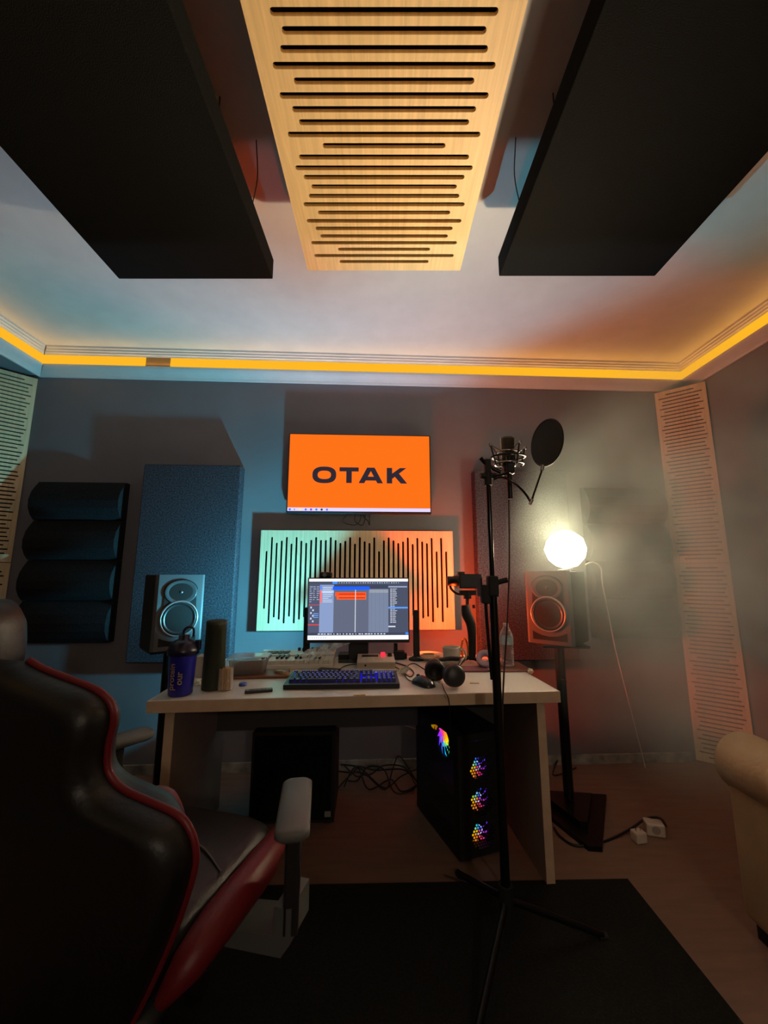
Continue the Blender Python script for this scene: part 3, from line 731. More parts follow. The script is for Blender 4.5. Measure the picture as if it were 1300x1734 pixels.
# plastic bag lying on the keyboard
def sheet(w, h, nx, ny, amp, seed, fold=0.0):
    rr = random.Random(seed); ph = [(rr.uniform(4, 22), rr.uniform(4, 22), rr.uniform(0, 6.28), rr.uniform(.3, 1)) for _ in range(7)]
    vs = []; fs = []
    for j in range(ny + 1):
        for i in range(nx + 1):
            x = (i / nx - .5) * w; y = (j / ny - .5) * h
            z = sum(a * math.sin(fx * x * 8 + fy * y * 8 + p_) for fx, fy, p_, a in ph) * amp / 3 + rr.uniform(-amp, amp) * .4
            vs.append((x + rr.uniform(-.003, .003), y + rr.uniform(-.003, .003), z + amp * 1.6 + fold * (i / nx) ** 2))
    for j in range(ny):
        for i in range(nx): a = j * (nx + 1) + i; fs.append((a, a + 1, a + nx + 2, a + nx + 1))
    return vs, fs
vs, fs = sheet(.26, .15, 18, 12, .008, 4, .03)
bg = MB().add(vs, fs, 0, False).build('plastic_bag', glass('crinkled_film', (215, 212, 200), .18, .30), None, (-.315, 2.21, DZ + .062), (R(6), R(-12), R(24)))
tag(bg, 'crinkled clear plastic bag lying on the white music keyboard', 'bag')
# wrapped snack bar
p = deskp(476, 1146)
o = MB().tube([(-.05, .012, .012), (-.03, .006, .014), (0, 0, .013), (.03, -.006, .012), (.055, -.012, .008)], [.004, .013, .014, .013, .004], 8, smooth=3).build('wrapped_snack', mat('snack_wrapper', (165, 130, 90), .4, bump=.8, bscale=80, var=.4, vscale=40), None, (p.x, p.y + .01, DZ + .001), (0, 0, R(-20)))
tag(o, 'open wrapped snack on desk between food container and computer keyboard', 'snack')
# bottle cap
o = MB().lathe([(0, 0), (.016, 0), (.017, .002), (.016, .011), (.014, .012), (0, .012)], 24).build('bottle_cap', mat('blue_cap', (58, 72, 150), .45), None, deskp(411, 1161))
tag(o, 'small blue bottle cap on desk in front of the food container', 'cap')
# remote
p = deskp(438, 1172)
rm = thing('remote_control', 'black slim remote control near the front edge of the desk', 'remote', p, R(16))
MB().box((-.055, -.014, 0), (.055, .014, .011), bev=.003).build('body', M_black, rm)
src = None
for i in range(8):
    for j in range(3):
        x = -.045 + i * .011; y = -.008 + j * .008
        if src is None: src = MB().box((-.003, -.002, 0), (.003, .002, .0015)).build('button', mat('grey_button', (140, 135, 125), .5), rm, (x, y, .011))
        else: c_ = src.copy(); COL.objects.link(c_); c_.location = (x, y, .011)

# computer keyboard with blue backlight
kb = thing('backlit_keyboard', 'black computer keyboard with blue backlight at the desk front', 'keyboard', (-.178, 1.752, DZ + .0006), R(2.5))
kb.rotation_euler = (R(3), 0, R(2.5)); kb.location.z += .002
MB().prism([(-.245, 0), (.245, 0), (.243, .19), (-.243, .19)], 0, .018).build('case', M_black, kb)
MB().box((-.230, .040, .018), (.230, .170, .0186)).build('backlight', emit('keyboard_backlight', (50, 46, 255), .35), kb)
rows = [(.162, [1] * 13 + [1, 1, 1], .0), (.134, [1] * 13 + [2] + [1] * 3 + [1] * 4, 0), (.112, [1.5] + [1] * 12 + [1.5] + [1] * 3 + [1] * 4, 0), (.090, [1.75] + [1] * 11 + [2.25], 0), (.068, [2.25] + [1] * 10 + [2.75], 0), (.046, [1.25] * 3 + [6.25] + [1.25] * 4, 0)]
U = .464 / 22.6
meshes = {}
M_cap = mat('keycap', (16, 16, 22), .45)
M_leg = emit('key_legend_glow', (120, 120, 255), .9)
def keycap(wu):
    if wu not in meshes:
        hw = wu * U / 2 - .0012; hd = .0098
        b_ = MB(); loft([[(-hw, -hd, 0), (hw, -hd, 0), (hw, hd, 0), (-hw, hd, 0)], [(-hw + .0018, -hd + .0024, .009), (hw - .0018, -hd + .0024, .009), (hw - .0018, hd - .001, .0095), (-hw + .0018, hd - .001, .0095)]], b_, cap1=True, smooth=False)
        if wu < 3: b_.add([(-.003, -.002, .0098), (.002, -.002, .0098), (.002, .0025, .0098), (-.003, .0025, .0098)], [(0, 1, 2, 3)], 1)
        o = b_.build('key', [M_cap, M_leg], kb); meshes[wu] = o.data; bpy.data.objects.remove(o)
    return meshes[wu]
def putkey(x, y, wu):
    o = bpy.data.objects.new('key', keycap(wu)); COL.objects.link(o); o.parent = kb; o.location = (x, y, .0195)
for y, ws, _ in rows:
    x = -.231
    for i, wu in enumerate(ws):
        if y == .162: gap = {1: .7, 5: .4, 9: .4, 13: .25}.get(i, 0)
        elif i >= 14 and len(ws) == 21: gap = .3 if i in (14, 17) else 0
        else: gap = 0
        x += gap * U; putkey(x + wu * U / 2, y, wu); x += wu * U
x0 = -.231 + 18.6 * U
for y in (.090, .068, .046):
    for i in range(3 if y == .068 else 4):
        putkey(x0 + (i + .5) * U, y, 1)
for i in range(3): putkey(-.231 + (15.3 + i + .5) * U, .046, 1)
putkey(-.231 + 16.8 * U, .068, 1)
MB().box((.135, .160, .0188), (.225, .166, .0200)).build('status_light_bar', emit('keyboard_light_bar', (130, 110, 255), 1.3), kb)
# black phone behind the keyboard
p = deskp(556, 1137)
o = MB().box((-.055, -.028, 0), (.055, .028, .010), bev=.004).build('phone', M_black, None, p + Vector((.0, .01, 0)), (0, 0, R(-12))); tag(o, 'black phone lying flat on desk behind the keyboard', 'phone')

# audio interface
p = deskp(636, 1133)
ai = thing('audio_interface', 'pale grey audio interface with red lit knob, on desk under the monitor', 'audio interface', (p.x + .002, p.y, DZ + .0006), R(2))
M_ai = mat('interface_shell', (190, 186, 178), .4)
MB().prism([(0, 0), (.135, 0), (.135, .0492), (.0, .034)], -.098, .098, M=Matrix(((0, 0, 1, 0), (1, 0, 0, 0), (0, 1, 0, 0), (0, 0, 0, 1)))).build('shell', M_ai, ai)
tl = math.atan2(.018, .16)
Mt = Matrix.Translation((0, 0, .0345)) @ Matrix.Rotation(tl, 4, 'X')
def ai_box(nm, a, b_, m, bev=0): return MB().box(a, b_, bev=bev, M=Mt).build(nm, m, ai)
ai_box('display_slot', (-.075, .085, 0), (.012, .115, .002), M_black)
MB().lathe([(.013, 0), (.012, .018), (0, .019)], 20, M=Mt @ Matrix.Translation((.038, .095, 0))).build('red_lit_knob', emit('red_knob_glow', (255, 40, 60), 1.6), ai)
MB().lathe([(.013, 0), (.011, .016), (0, .017)], 20, M=Mt @ Matrix.Translation((.074, .095, 0))).build('dial', M_black, ai)
for i in range(7): ai_box('button', (-.08 + i * .018, .045, 0), (-.07 + i * .018, .055, .003), mat('light_button', (225, 222, 215), .4))
MB().cyl((-.055, -.001, .018), (-.055, .004, .018), .0055, 12).build('headphone_socket', M_black, ai)
MB().box((-.098, -.0008, .004), (.098, .0, .03)).build('front_plate', mat('interface_front', (170, 150, 130), .5), ai)
# black power gadget right of interface
p = deskp(676, 1118)
o = MB().box((-.032, -.02, 0), (.03, .03, .045), bev=.004).box((-.03, .01, .04), (-.008, .03, .085), bev=.003).box((-.03, .0, 0), (.045, .03, .03), bev=.003).build('desk_clamp', M_blackm, None, p + Vector((0, .03, 0)))
tag(o, 'black stepped plastic block on desk right of the audio interface', 'clamp')
# cables on desk
def cable(pts, r, label, m=None, nm='cable', cat='cable'):
    o = MB().tube(pts, r, 6, smooth=6).build(nm, m or M_wire); return tag(o, label, cat)
def dz(u, v, h=.004): q_ = hz(u, v, DZ + h); return q_
ledge = [dz(668, 1122), dz(688, 1128), dz(700, 1138), dz(695, 1146), dz(686, 1140, .012), dz(690, 1128, .016), dz(702, 1124, .012), dz(724, 1136), dz(750, 1140)]
cable(ledge, .003, 'black cable looping on desk between audio interface and headphones')
cable([dz(664, 1127), dz(676, 1133), dz(684, 1141), dz(690, 1150), dz(698, 1154)], .0022, 'thin black mouse lead beside the crumpled wrapper')
cable([dz(606, 1124), dz(590, 1126), dz(578, 1131), dz(576, 1138), dz(584, 1144)], .0025, 'short black lead curling from audio interface to the keyboard')
# crumpled wrapper
vs, fs = sheet(.05, .07, 8, 10, .007, 12, .02)
o = MB().add(vs, fs).build('crumpled_wrapper', mat('olive_foil', (150, 145, 115), .35), None, deskp(682, 1142) + Vector((0, 0, .003)), (0, 0, .4)); tag(o, 'crumpled foil wrapper on desk behind the mouse', 'wrapper')
# mouse on a clear pad
p = deskp(717, 1160)
ms = thing('computer_mouse', 'black computer mouse on desk right of the keyboard', 'mouse', p, R(35))
rings = []
for t, wx_, hh in ((-.060, .004, .006), (-.055, .022, .016), (-.04, .031, .028), (-.015, .033, .038), (.015, .031, .039), (.04, .030, .030), (.055, .024, .020), (.062, .008, .008)):
    rings.append([(wx_ * math.cos(a) * (1 if math.sin(a) >= 0 else 1), t, max(0, hh * math.sin(a)) if math.sin(a) > 0 else 0) for a in [math.pi * k / 12 for k in range(13)]])
loft([[(x, y, z) for x, y, z in r_] for r_ in rings], MB(), cap0=True, cap1=True).build('shell', mat('mouse_plastic', (34, 34, 36), .28), ms)
MB().cyl((-.004, .035, .030), (.004, .035, .030), .009, 14).build('scroll_wheel', M_blackm, ms)
# headphones
p = deskp(770, 1166)
hp = thing('headphones', 'black over-ear headphones lying on desk in front of the mug', 'headphones', (p.x, p.y, DZ + .001), R(18))
def cup(M_, nm):
    MB().lathe([(0, .022), (.030, .022), (.042, .016), (.046, .004), (.046, -.004), (.040, -.008)], 32, M=M_).build(nm, mat('earcup_plastic', (40, 38, 38), .4), hp)
    MB().lathe([(.040, -.006), (.046, -.010), (.048, -.020), (.042, -.028), (.028, -.026), (.026, -.012), (0, -.012)], 32, M=M_).build('ear_pad', mat('leatherette', (26, 25, 25), .55), hp)
cup(Matrix.Translation((.0, .0, .052)) @ Matrix.Rotation(R(80), 4, 'X') @ Matrix.Rotation(R(-12), 4, 'Y'), 'ear_cup')
cup(Matrix.Translation((-.022, .150, .047)) @ Matrix.Rotation(R(-75), 4, 'X') @ Matrix.Rotation(R(20), 4, 'Y'), 'ear_cup')
arc = [(.02, .0, .090), (.05, .03, .100), (.085, .075, .100), (.095, .12, .09), (.065, .165, .085), (.02, .178, .080), (-.015, .165, .085)]
MB().tube(arc, [.006, .009, .011, .011, .011, .009, .006], 10).build('headband', mat('leatherette', (26, 25, 25), .55), hp)
cable([dz(748, 1158, .01), dz(752, 1168), dz(757, 1178, .004), at(760, 1188, 1.69), at(762, 1230, 1.70), at(757, 1290, 1.8)], .0022, 'thin black headphone lead hanging over the desk front edge')
# mug
p = deskp(765, 1127)
mg = thing('mug', 'cream ceramic mug on desk behind the headphones', 'mug', p)
M_cer = mat('cream_ceramic', (200, 196, 180), .3, var=.1, vscale=30)
MB().lathe([(0, 0), (.040, 0), (.046, .006), (.0475, .09), (.0475, .096), (.0435, .096), (.042, .09), (.040, .01), (0, .008)], 36).build('body', M_cer, mg)
MB().tube([(.044, 0, .080), (.062, 0, .082), (.074, 0, .066), (.074, 0, .040), (.062, 0, .022), (.043, 0, .020)], .006, 10).build('handle', M_cer, mg)
# plate with coiled lead
p = deskp(722, 1112)
plt = thing('round_tray', 'round shallow white tray on desk behind the mug', 'tray', (p.x + .01, p.y - .04, DZ + .0006))
MB().lathe([(0, 0), (.07, 0), (.10, .016), (.103, .02), (.098, .019), (.068, .004), (0, .004)], 40).build('dish', mat('glazed_white', (200, 190, 175), .25), plt)
coil = [(.06 * math.cos(a) * (1 - .02 * a), .05 * math.sin(a) * (1 - .02 * a), .010 + .0006 * a) for a in [k * .5 for k in range(44)]]
o = MB().tube(coil, .003, 6, smooth=2).build('coiled_lead', mat('pale_lead', (205, 170, 140), .5), None, (p.x + .01, p.y - .04, DZ + .0006)); tag(o, 'pale lead coiled in the round tray beside the mug', 'cable')
# camera gimbal on the desk
g = hz(797, 1124, DZ); GY = 2.24
gb = thing('camera_gimbal', 'black handheld camera gimbal standing on mini tripod on the desk', 'gimbal', (g.x, GY, DZ + .0006))
def gz(v): return at(795, v, GY).z - DZ
def gx(u, v): return at(u, v, GY).x - g.x
MB().tube([(gx(799, 1110), 0, .02), (gx(799, 1080), 0, gz(1085)), (gx(797, 1050), 0, gz(1058)), (gx(790, 1040), 0, gz(1040)), (gx(788, 1030), 0, gz(1025))], [.019, .021, .026, .028, .022], 16).build('handle', M_blackm, gb)
for a in (R(200), R(320), R(80)):
    MB().tube([(0, 0, .035), (.03 * math.cos(a), .03 * math.sin(a), .025), (.075 * math.cos(a), .075 * math.sin(a), .006)], [.012, .009, .006], 8).build('leg', M_blackm, gb)
MB().tube([(gx(791, 1024), 0, gz(1024)), (gx(791, 1012), 0, gz(1012))], .010, 12).build('pan_motor_shaft', M_blackm, gb)
MB().box((gx(778, 1010), -.02, gz(1008)), (gx(806, 1002), .02, gz(1000)), bev=.006).tube([(gx(791, 1004), 0, gz(1014)), (gx(791, 1004), 0, gz(1000))], .022, 16).build('tilt_motor', M_blackm, gb)
MB().tube([(gx(790, 1006), 0, gz(1006)), (gx(775, 1006), .01, gz(1006)), (gx(765, 999), .02, gz(998)), (gx(763, 994), .02, gz(990))], .007, 8).build('cradle_arm', M_blackmet, gb)
cz0, cz1 = gz(996), gz(972)
MB().box((gx(776, 985), -.03, cz0 - .002), (gx(815, 985), .045, cz1), bev=.006).box((gx(775, 975), -.02, cz1 - .006), (gx(786, 975), .02, cz1 + .012), bev=.003).build('camera_body', M_black, gb)
cy0 = (cz0 + cz1) / 2
MB().tube([(gx(776, 985), .008, cy0), (gx(768, 985), .008, cy0), (gx(768, 985), .008, cy0), (gx(757, 985), .008, cy0)], [.030, .030, .026, .027], 24, smooth=1).build('lens', M_black, gb)
MB().box((gx(800, 1028) - .002, -.012, gz(1030)), (gx(801, 1024) + .008, .0, gz(1024)), bev=.002).build('trigger_knob', M_blackm, gb)
# orange coil hanging behind gimbal
cpt = []
for k in range(60):
    a = k * .62; cpt.append((.018 * math.cos(a) + .002 * math.sin(k * 1.3), .010 * math.sin(k * .9), .065 + .055 * math.sin(a) + .003 * math.cos(k * 2.1)))
p = deskp(784, 1116)
o = MB().tube(cpt, .0026, 6, smooth=2).build('orange_cable', mat('orange_cord', (235, 150, 70), .5), None, (p.x, 2.30, DZ + .002)); tag(o, 'upright coil of orange cord on desk behind the gimbal', 'cord')
# roll of tape
p = deskp(822, 1130)
o = MB().lathe([(.020, 0), (.043, 0), (.045, .003), (.045, .026), (.043, .029), (.020, .029), (.020, 0)], 36).build('tape_roll', mat('lilac_tape', (175, 150, 165), .5, bump=.4), None, (p.x, p.y, DZ + .010), (R(52), 0, R(-20)))
o.location.z = DZ + .036
tag(o, 'lilac roll of tape tilted on the magenta notebook, left of the stand pole', 'tape')
# notebooks and board
p = deskp(790, 1136)
o = MB().box((-.075, -.03, 0), (.075, .075, .008), bev=.001).build('magenta_notebook', mat('plum_cover', (110, 60, 70), .6), None, (p.x + .035, p.y, DZ + .0006), (0, 0, R(3))); tag(o, 'plum coloured notebook on desk behind the headphones', 'notebook')
p = deskp(868, 1134)
o = MB().box((-.10, -.07, 0), (.085, .13, .006), bev=.001).build('brown_folder', mat('brown_cover', (120, 82, 70), .5), None, (p.x, p.y + .02, DZ + .0006), (0, 0, R(3))); tag(o, 'brown flat folder under the water bottle at desk right', 'folder')
# water bottle
wbp = (p.x - .012, p.y + .045, DZ + .0072)
wb = thing('water_bottle', 'clear plastic water bottle with pale blue label, desk right', 'bottle', wbp)
prof = [(0, .002), (.026, .001), (.033, .006)]
for k in range(7): z = .014 + k * .013; prof += [(.0345, z), (.031, z + .0045), (.0345, z + .009)]
prof += [(.0345, .105), (.0345, .150), (.033, .158), (.030, .168), (.022, .185), (.014, .200), (.013, .208)]
MB().lathe(prof, 32).build('bottle', glass('pet_plastic', (225, 228, 230), .06, .10), wb)
MB().lathe([(.0352, .112), (.0352, .150)], 32).build('label_band', mat('pale_blue_label', (165, 190, 200), .5, var=.2, vscale=30), wb)
MB().lathe([(.0145, .203), (.0145, .217), (0, .218)], 20).build('cap', mat('clear_cap', (190, 185, 180), .4), wb)
# pen
o = MB().cyl((-.02, 0, .003), (.02, -.004, .003), .002, 8).build('toothpick', mat('toothpick_wood', (214, 170, 112), .7), None, deskp(803, 1158)); tag(o, 'single loose toothpick on desk right of the headphones', 'toothpick')
# black lead tangle behind the water bottle
cable([dz(808, 1120), at(822, 1095, 2.32), at(835, 1078, 2.33), at(828, 1100, 2.33), at(842, 1105, 2.33), at(826, 1112, 2.33), dz(838, 1124, .012)], .003, 'black lead tangle on desk behind the tape roll')

# ------------------------------------------------------------------ microphone stand in front of desk
SY = 1.5; sx_ = .408
st = thing('microphone_stand', 'black tripod microphone stand with tall pole in front of the desk', 'microphone stand', (sx_, SY, 0))
def sz(v): return at(840, v, SY).z
def sxx(u, v): return at(u, v, SY).x - sx_
MB().tube([(0, 0, .12), (0, 0, sz(1000))], .0155, 14).build('lower_pole', M_blackmet, st)
MB().tube([(0, 0, sz(1010)), (0, 0, sz(800))], .0095, 12).build('upper_pole', mat('black_gloss_tube', (24, 24, 24), .15, metal=.5), st)
MB().box((-.02, -.02, sz(1010)), (.02, .02, sz(975)), bev=.006).cyl((.01, 0, sz(987)), (.055, 0, sz(982)), .010, 12).build('height_clamp', M_blackm, st)
MB().box((-.045, -.016, sz(1022)), (-.012, .016, sz(990)), bev=.004).build('phone_grip', M_blackm, st)
MB().box((-.052, -.03, sz(1010)), (-.045, .03, sz(978)), bev=.002).build('grip_plate', M_blackm, st)
MB().tube([(-.03, -.004, sz(1020)), (-.028, -.004, sz(1060)), (-.018, -.004, sz(1150))], .006, 8).build('folded_arm', M_blackmet, st)
MB().cyl((0, 0, .10), (0, 0, .20), .024, 16).build('tripod_hub', M_blackm, st)
for a in (R(8), R(107), R(238)):
    d_ = Vector((math.cos(a), math.sin(a), 0))
    q_ = MB().tube([d_ * .02 + Vector((0, 0, .15)), d_ * .34 + Vector((0, 0, .016))], .011, 10).build('leg', M_blackmet, st)
    MB().cyl(d_ * .325 + Vector((0, 0, .012)), d_ * .355 + Vector((0, 0, .012)), .012, 10).build('rubber_foot', M_blackm, q_)
MB().cyl((-.03, 0, sz(806)), (.03, 0, sz(806)), .012, 12).cyl((0, 0, sz(822)), (0, 0, sz(800)), .015, 12).box((-.012, -.012, sz(800)), (.012, .012, sz(778)), bev=.004).build('swivel_joint', M_blackm, st)
MB().tube([(-.03, -.01, sz(776)), (0, 0, sz(788)), (.05, 0, sz(800))], .008, 8).build('boom_stub', M_blackmet, st)
# mic with shock mount
mc = at(860, 765, SY)
mic = thing('studio_microphone', 'side address studio microphone held in a shock mount on the stand', 'microphone', (mc.x, SY, at(860, 812, SY).z))
mz = lambda v: at(860, v, SY).z - at(860, 812, SY).z
MB().cyl((0, 0, mz(845)), (0, 0, mz(800)), .010, 14).cyl((0, 0, mz(800)), (0, 0, mz(775)), .022, 20).build('connector', M_blackmet, mic)
hw = .026
bb = MB(); loft([rr3(hw, .018, .014, mz(790)), rr3(hw, .018, .014, mz(763))], bb, cap1=True).build('body', mat('dark_bronze', (70, 62, 54), .35, metal=.7), mic)
bb = MB(); loft([rr3(hw, .018, .014, mz(763)), rr3(hw, .018, .014, mz(744)), rr3(hw - .006, .012, .010, mz(740))], bb, cap1=True).build('grille', mat('mic_mesh', (84, 76, 66), .4, metal=.6, bump=1, bscale=900, var=.4, vscale=600), mic)
for s_ in (-1, 1): MB().cyl((s_ * hw, 0, mz(790)), (s_ * hw, 0, mz(741)), .003, 8).build('frame_rail', M_chrome, mic)
sm = thing('shock_mount', 'round black and chrome elastic shock mount cradling the microphone', 'shock mount', (mc.x, SY, at(860, 812, SY).z))
sm.scale = (1.28, 1.28, 1.0)
def ring(r, z, t, m, nm, sq=.75):
    MB().tube([(r * math.cos(2 * math.pi * k / 28), r * sq * math.sin(2 * math.pi * k / 28), z) for k in range(29)], t, 8, smooth=1, closed=True).build(nm, m, sm)
ring(.044, mz(786), .004, M_chrome, 'lower_ring'); ring(.050, mz(774), .004, M_blackm, 'middle_ring'); ring(.034, mz(766), .003, M_chrome, 'inner_ring')
for a in (20, 110, 200, 290, 65, 155, 245, 335):
    ca, sa = math.cos(R(a)), math.sin(R(a)) * .75
    if a % 10 == 0:
        MB().tube([(.044 * ca, .044 * sa, mz(790)), (.052 * ca, .052 * sa, mz(774)), (.062 * ca, .062 * sa, mz(756))], .0026, 8).build('prong', M_blackmet, sm)
        MB().cyl((.062 * ca, .062 * sa, mz(758)), (.063 * ca, .063 * sa, mz(754)), .005, 8).build('prong_tip', M_chrome, sm)
        for da in (-30, 30):
            cb_, sb_ = math.cos(R(a + da)), math.sin(R(a + da)) * .75
            MB().cyl((.062 * ca, .062 * sa, mz(756)), (.033 * cb_, .033 * sb_, mz(768)), .0012, 5).build('elastic_cord', M_wire, sm)
MB().tube([(.0, -.02, mz(800)), (-.03, -.01, mz(806)), (-.066, 0, mz(806))], .006, 8).box((-.012, -.02, mz(804)), (.012, .0, mz(786)), bev=.003).build('mount_arm', M_blackmet, sm)
# pop filter
pfc = at(925, 750, SY - .03)
pop = thing('pop_filter', 'round black mesh pop filter on a bent gooseneck beside the microphone', 'pop filter', (pfc.x, pfc.y, pfc.z))
Rp = .090
face = Matrix.Rotation(R(-74), 4, 'Z') @ Matrix.Rotation(R(90), 4, 'X')
MB().tube([(Rp * math.cos(2 * math.pi * k / 36), Rp * math.sin(2 * math.pi * k / 36), 0) for k in range(37)], .004, 8, smooth=1, M=face, closed=True).build('rim', M_blackm, pop)
MB().lathe([(0, .002), (Rp, .002)], 36, M=face).lathe([(0, -.002), (Rp, -.002)], 36, M=face).build('mesh_disc', mat('nylon_mesh', (34, 38, 36), .9, bump=.5, bscale=900), pop)
L_ = lambda u, v, y=SY - .03: at(u, v, y) - Vector((pfc.x, pfc.y, pfc.z))
neck = [L_(836, 812, SY - .02), L_(846, 808, SY - .03), L_(862, 812, SY - .04), L_(880, 826, SY - .04), L_(892, 840), L_(899, 852)]
MB().tube(neck, .0045, 8).build('gooseneck', mat('black_chrome', (60, 60, 60), .15, metal=.9), pop)
MB().tube([L_(899, 852), L_(903, 838), L_(911, 815), L_(918, 794)], .0038, 8).build('gooseneck', mat('black_chrome', (60, 60, 60), .15, metal=.9), pop)
MB().cyl(L_(897, 854), L_(901, 846), .0065, 10).build('joint', M_chrome, pop)
MB().cyl(L_(917, 797), L_(919, 788), .008, 10).build('joint', M_chrome, pop)
# mic cable hanging beside the pole
mcable = [at(861, 846, SY), at(862, 900, SY + .0), at(862, 960, SY), at(860, 1020, SY), at(857, 1080, SY), at(853, 1140, SY), at(851, 1200, SY), at(850, 1300, SY), at(848, 1400, SY + .02), hz(850, 1500, .012), hz(800, 1496, .01), hz(752, 1482, .01)]
cable(mcable, .0032, 'microphone cable hanging straight down beside the stand pole', mat('brown_black_cable', (60, 46, 42), .35), 'microphone_cable')

# ------------------------------------------------------------------ under the desk
pcx0, pcx1, pcy0, pcy1, pch = .285, .525, 1.89, 2.33, .50
pc = thing('gaming_computer', 'black tower computer under desk with rainbow fans behind mesh front', 'computer', (.440, 1.940, 0.012), R(20))
hwid = (pcx1 - pcx0) / 2; dep = pcy1 - pcy0
cs_ = MB()
cs_.box((-hwid, 0.02, 0), (hwid, dep, .03)).box((-hwid, 0.02, pch - .02), (hwid, dep, pch)).box((hwid - .008, .02, .03), (hwid, dep, pch - .02)).box((-hwid, dep - .01, .03), (hwid - .008, dep, pch - .02)).box((-hwid, .02, .03), (-hwid + .012, .04, pch - .02)).box((-hwid, dep - .03, .03), (-hwid + .012, dep - .01, pch - .02)).box((-hwid, .04, .03), (-hwid + .012, dep - .03, .11))
cs_.build('case', M_blackm, pc)
MB().box((-hwid - .003, .022, .10), (-hwid, dep - .002, pch - .004)).build('glass_side', glass('smoked_glass', (150, 150, 155), .04, .0, .06), pc)
MB().box((hwid - .03, .05, .06), (hwid - .012, dep - .04, pch - .03)).build('motherboard', mat('circuit_board', (20, 22, 30), .5, var=.5, vscale=30), pc)
MB().box((-hwid + .03, .10, .20), (hwid - .03, .36, .235), bev=.004).build('graphics_card', mat('card_shroud', (60, 60, 90), .35), pc)
for i in range(3): MB().box((hwid - .05, .16 + i * .012, .30), (hwid - .03, .165 + i * .012, .42)).build('memory_stick', emit('violet_memory', (70, 50, 220), .5), pc)
for x in (-hwid + .02, hwid - .05):
    for y in (.03, dep - .06): MB().box((x, y, -.012), (x + .03, y + .03, 0)).build('foot', M_blackm, pc)
def rainbow(name, s, radial=True):
    m = bpy.data.materials.new(name); m.use_nodes = True; nt = m.node_tree; nt.nodes.remove(nt.nodes['Principled BSDF'])
    tc = nt.nodes.new('ShaderNodeTexCoord'); gr = nt.nodes.new('ShaderNodeTexGradient'); gr.gradient_type = 'RADIAL'
    mp = nt.nodes.new('ShaderNodeMapping'); mp.inputs['Rotation'].default_value = (0, 0, R(-60))
    cr = nt.nodes.new('ShaderNodeValToRGB'); el_ = cr.color_ramp.elements
    cols = [(0, (1, .35, 0)), (.14, (.9, .05, .1)), (.28, (.35, .02, .9)), (.45, (.02, .05, 1)), (.62, (.0, .6, .9)), (.76, (.1, .8, .1)), (.88, (1, .7, 0)), (1, (1, .35, 0))]
    el_[0].position = 0; el_[0].color = (*cols[0][1], 1); el_[1].position = 1; el_[1].color = (*cols[-1][1], 1)
    for p_, c_ in cols[1:-1]: e_ = el_.new(p_); e_.color = (*c_, 1)
    e = nt.nodes.new('ShaderNodeEmission'); e.inputs[1].default_value = s
    nt.links.new(tc.outputs['Object'], mp.inputs[0]); nt.links.new(mp.outputs[0], gr.inputs[0]); nt.links.new(gr.outputs[0], cr.inputs[0]); nt.links.new(cr.outputs[0], e.inputs[0])
    nt.links.new(e.outputs[0], nt.nodes['Material Output'].inputs[0]); return m
M_rb = rainbow('rainbow_fan_glow', .75)
M_rb2 = rainbow('rainbow_fan_glow_bright', 2.6)
def fan(M_, r, m, hubglow=True, bw=.2):
    f = MB().lathe([(r * 1.06, -.012), (r * 1.06, .012), (r, .012), (r, -.012)], 32, M=None).build('fan', M_blackm, pc)
    f.matrix_local = M_
    bl = MB()
    for k in range(9):
        a = 2 * math.pi * k / 9
        pts = []
        for t in range(5):
            rad = r * (.30 + .66 * t / 4); aa = a + .35 * t / 4
            pts.append((rad, aa))
        vs = [(q0 * math.cos(a0 - bw), q0 * math.sin(a0 - bw), -.006) for q0, a0 in pts] + [(q0 * math.cos(a0 + bw), q0 * math.sin(a0 + bw), .006) for q0, a0 in pts]
        bl.add(vs, [(i, i + 1, 5 + i + 1, 5 + i) for i in range(4)], 0, True)
    bl.build('fan_blades', m, f)
    MB().lathe([(r * .30, -.004), (r * .30, .006), (0, .008)], 24).build('fan_hub', m, f)
    MB().lathe([(r * .34, .0085), (r * .26, .0085)], 24).build('hub_ring', emit('hub_ring_glow', (200, 220, 255), 1.5 if hubglow else .8), f)
    return f
fz = [.345, .212, .079]
for z in fz: fan(Matrix.Translation((.0, .045, z)) @ Matrix.Rotation(R(90), 4, 'X'), .058, M_rb, False)
# cooler fan on the board, facing the glass side, and a rear fan
fan(Matrix.Translation((-.075, .20, .40)) @ Matrix.Rotation(R(-90), 4, 'Y') @ Matrix.Rotation(R(90), 4, 'Z'), .068, M_rb2, True, .33)
MB().cyl((-.06, .20, .40), (hwid - .03, .20, .40), .03, 20).build('cooler_block', M_blackm, pc)
fan(Matrix.Translation((-.0, dep - .03, .42)) @ Matrix.Rotation(R(90), 4, 'X'), .052, M_rb)
# honeycomb front
mesh_ = MB(); px_ = .0135; hwid2 = hwid - .006; row = 0; z = .03
while z < pch - .03:
    x = -hwid2 + (px_ / 2 if row % 2 else 0)
    while x < hwid2:
        R0 = px_ / math.sqrt(3) * 1.0; r0 = R0 * .66
        vs = []; 
        for k in range(6):
            a = R(30 + 60 * k); vs.append((x + R0 * math.cos(a), 0, z + R0 * math.sin(a)))
        for k in range(6):
            a = R(30 + 60 * k); vs.append((x + r0 * math.cos(a), 0, z + r0 * math.sin(a)))
        infan = any((x ** 2 + (z - q_) ** 2) < .056 ** 2 for q_ in fz)
        if infan: mesh_.add(vs, [(k, (k + 1) % 6, 6 + (k + 1) % 6, 6 + k) for k in range(6)])
        else: mesh_.add(vs[:6], [tuple(range(6))])
        x += px_
    z += px_ * .866; row += 1
g_ = mesh_.build('honeycomb_grille', M_blackm, pc); g_['kind'] = 'stuff'
fb = MB()
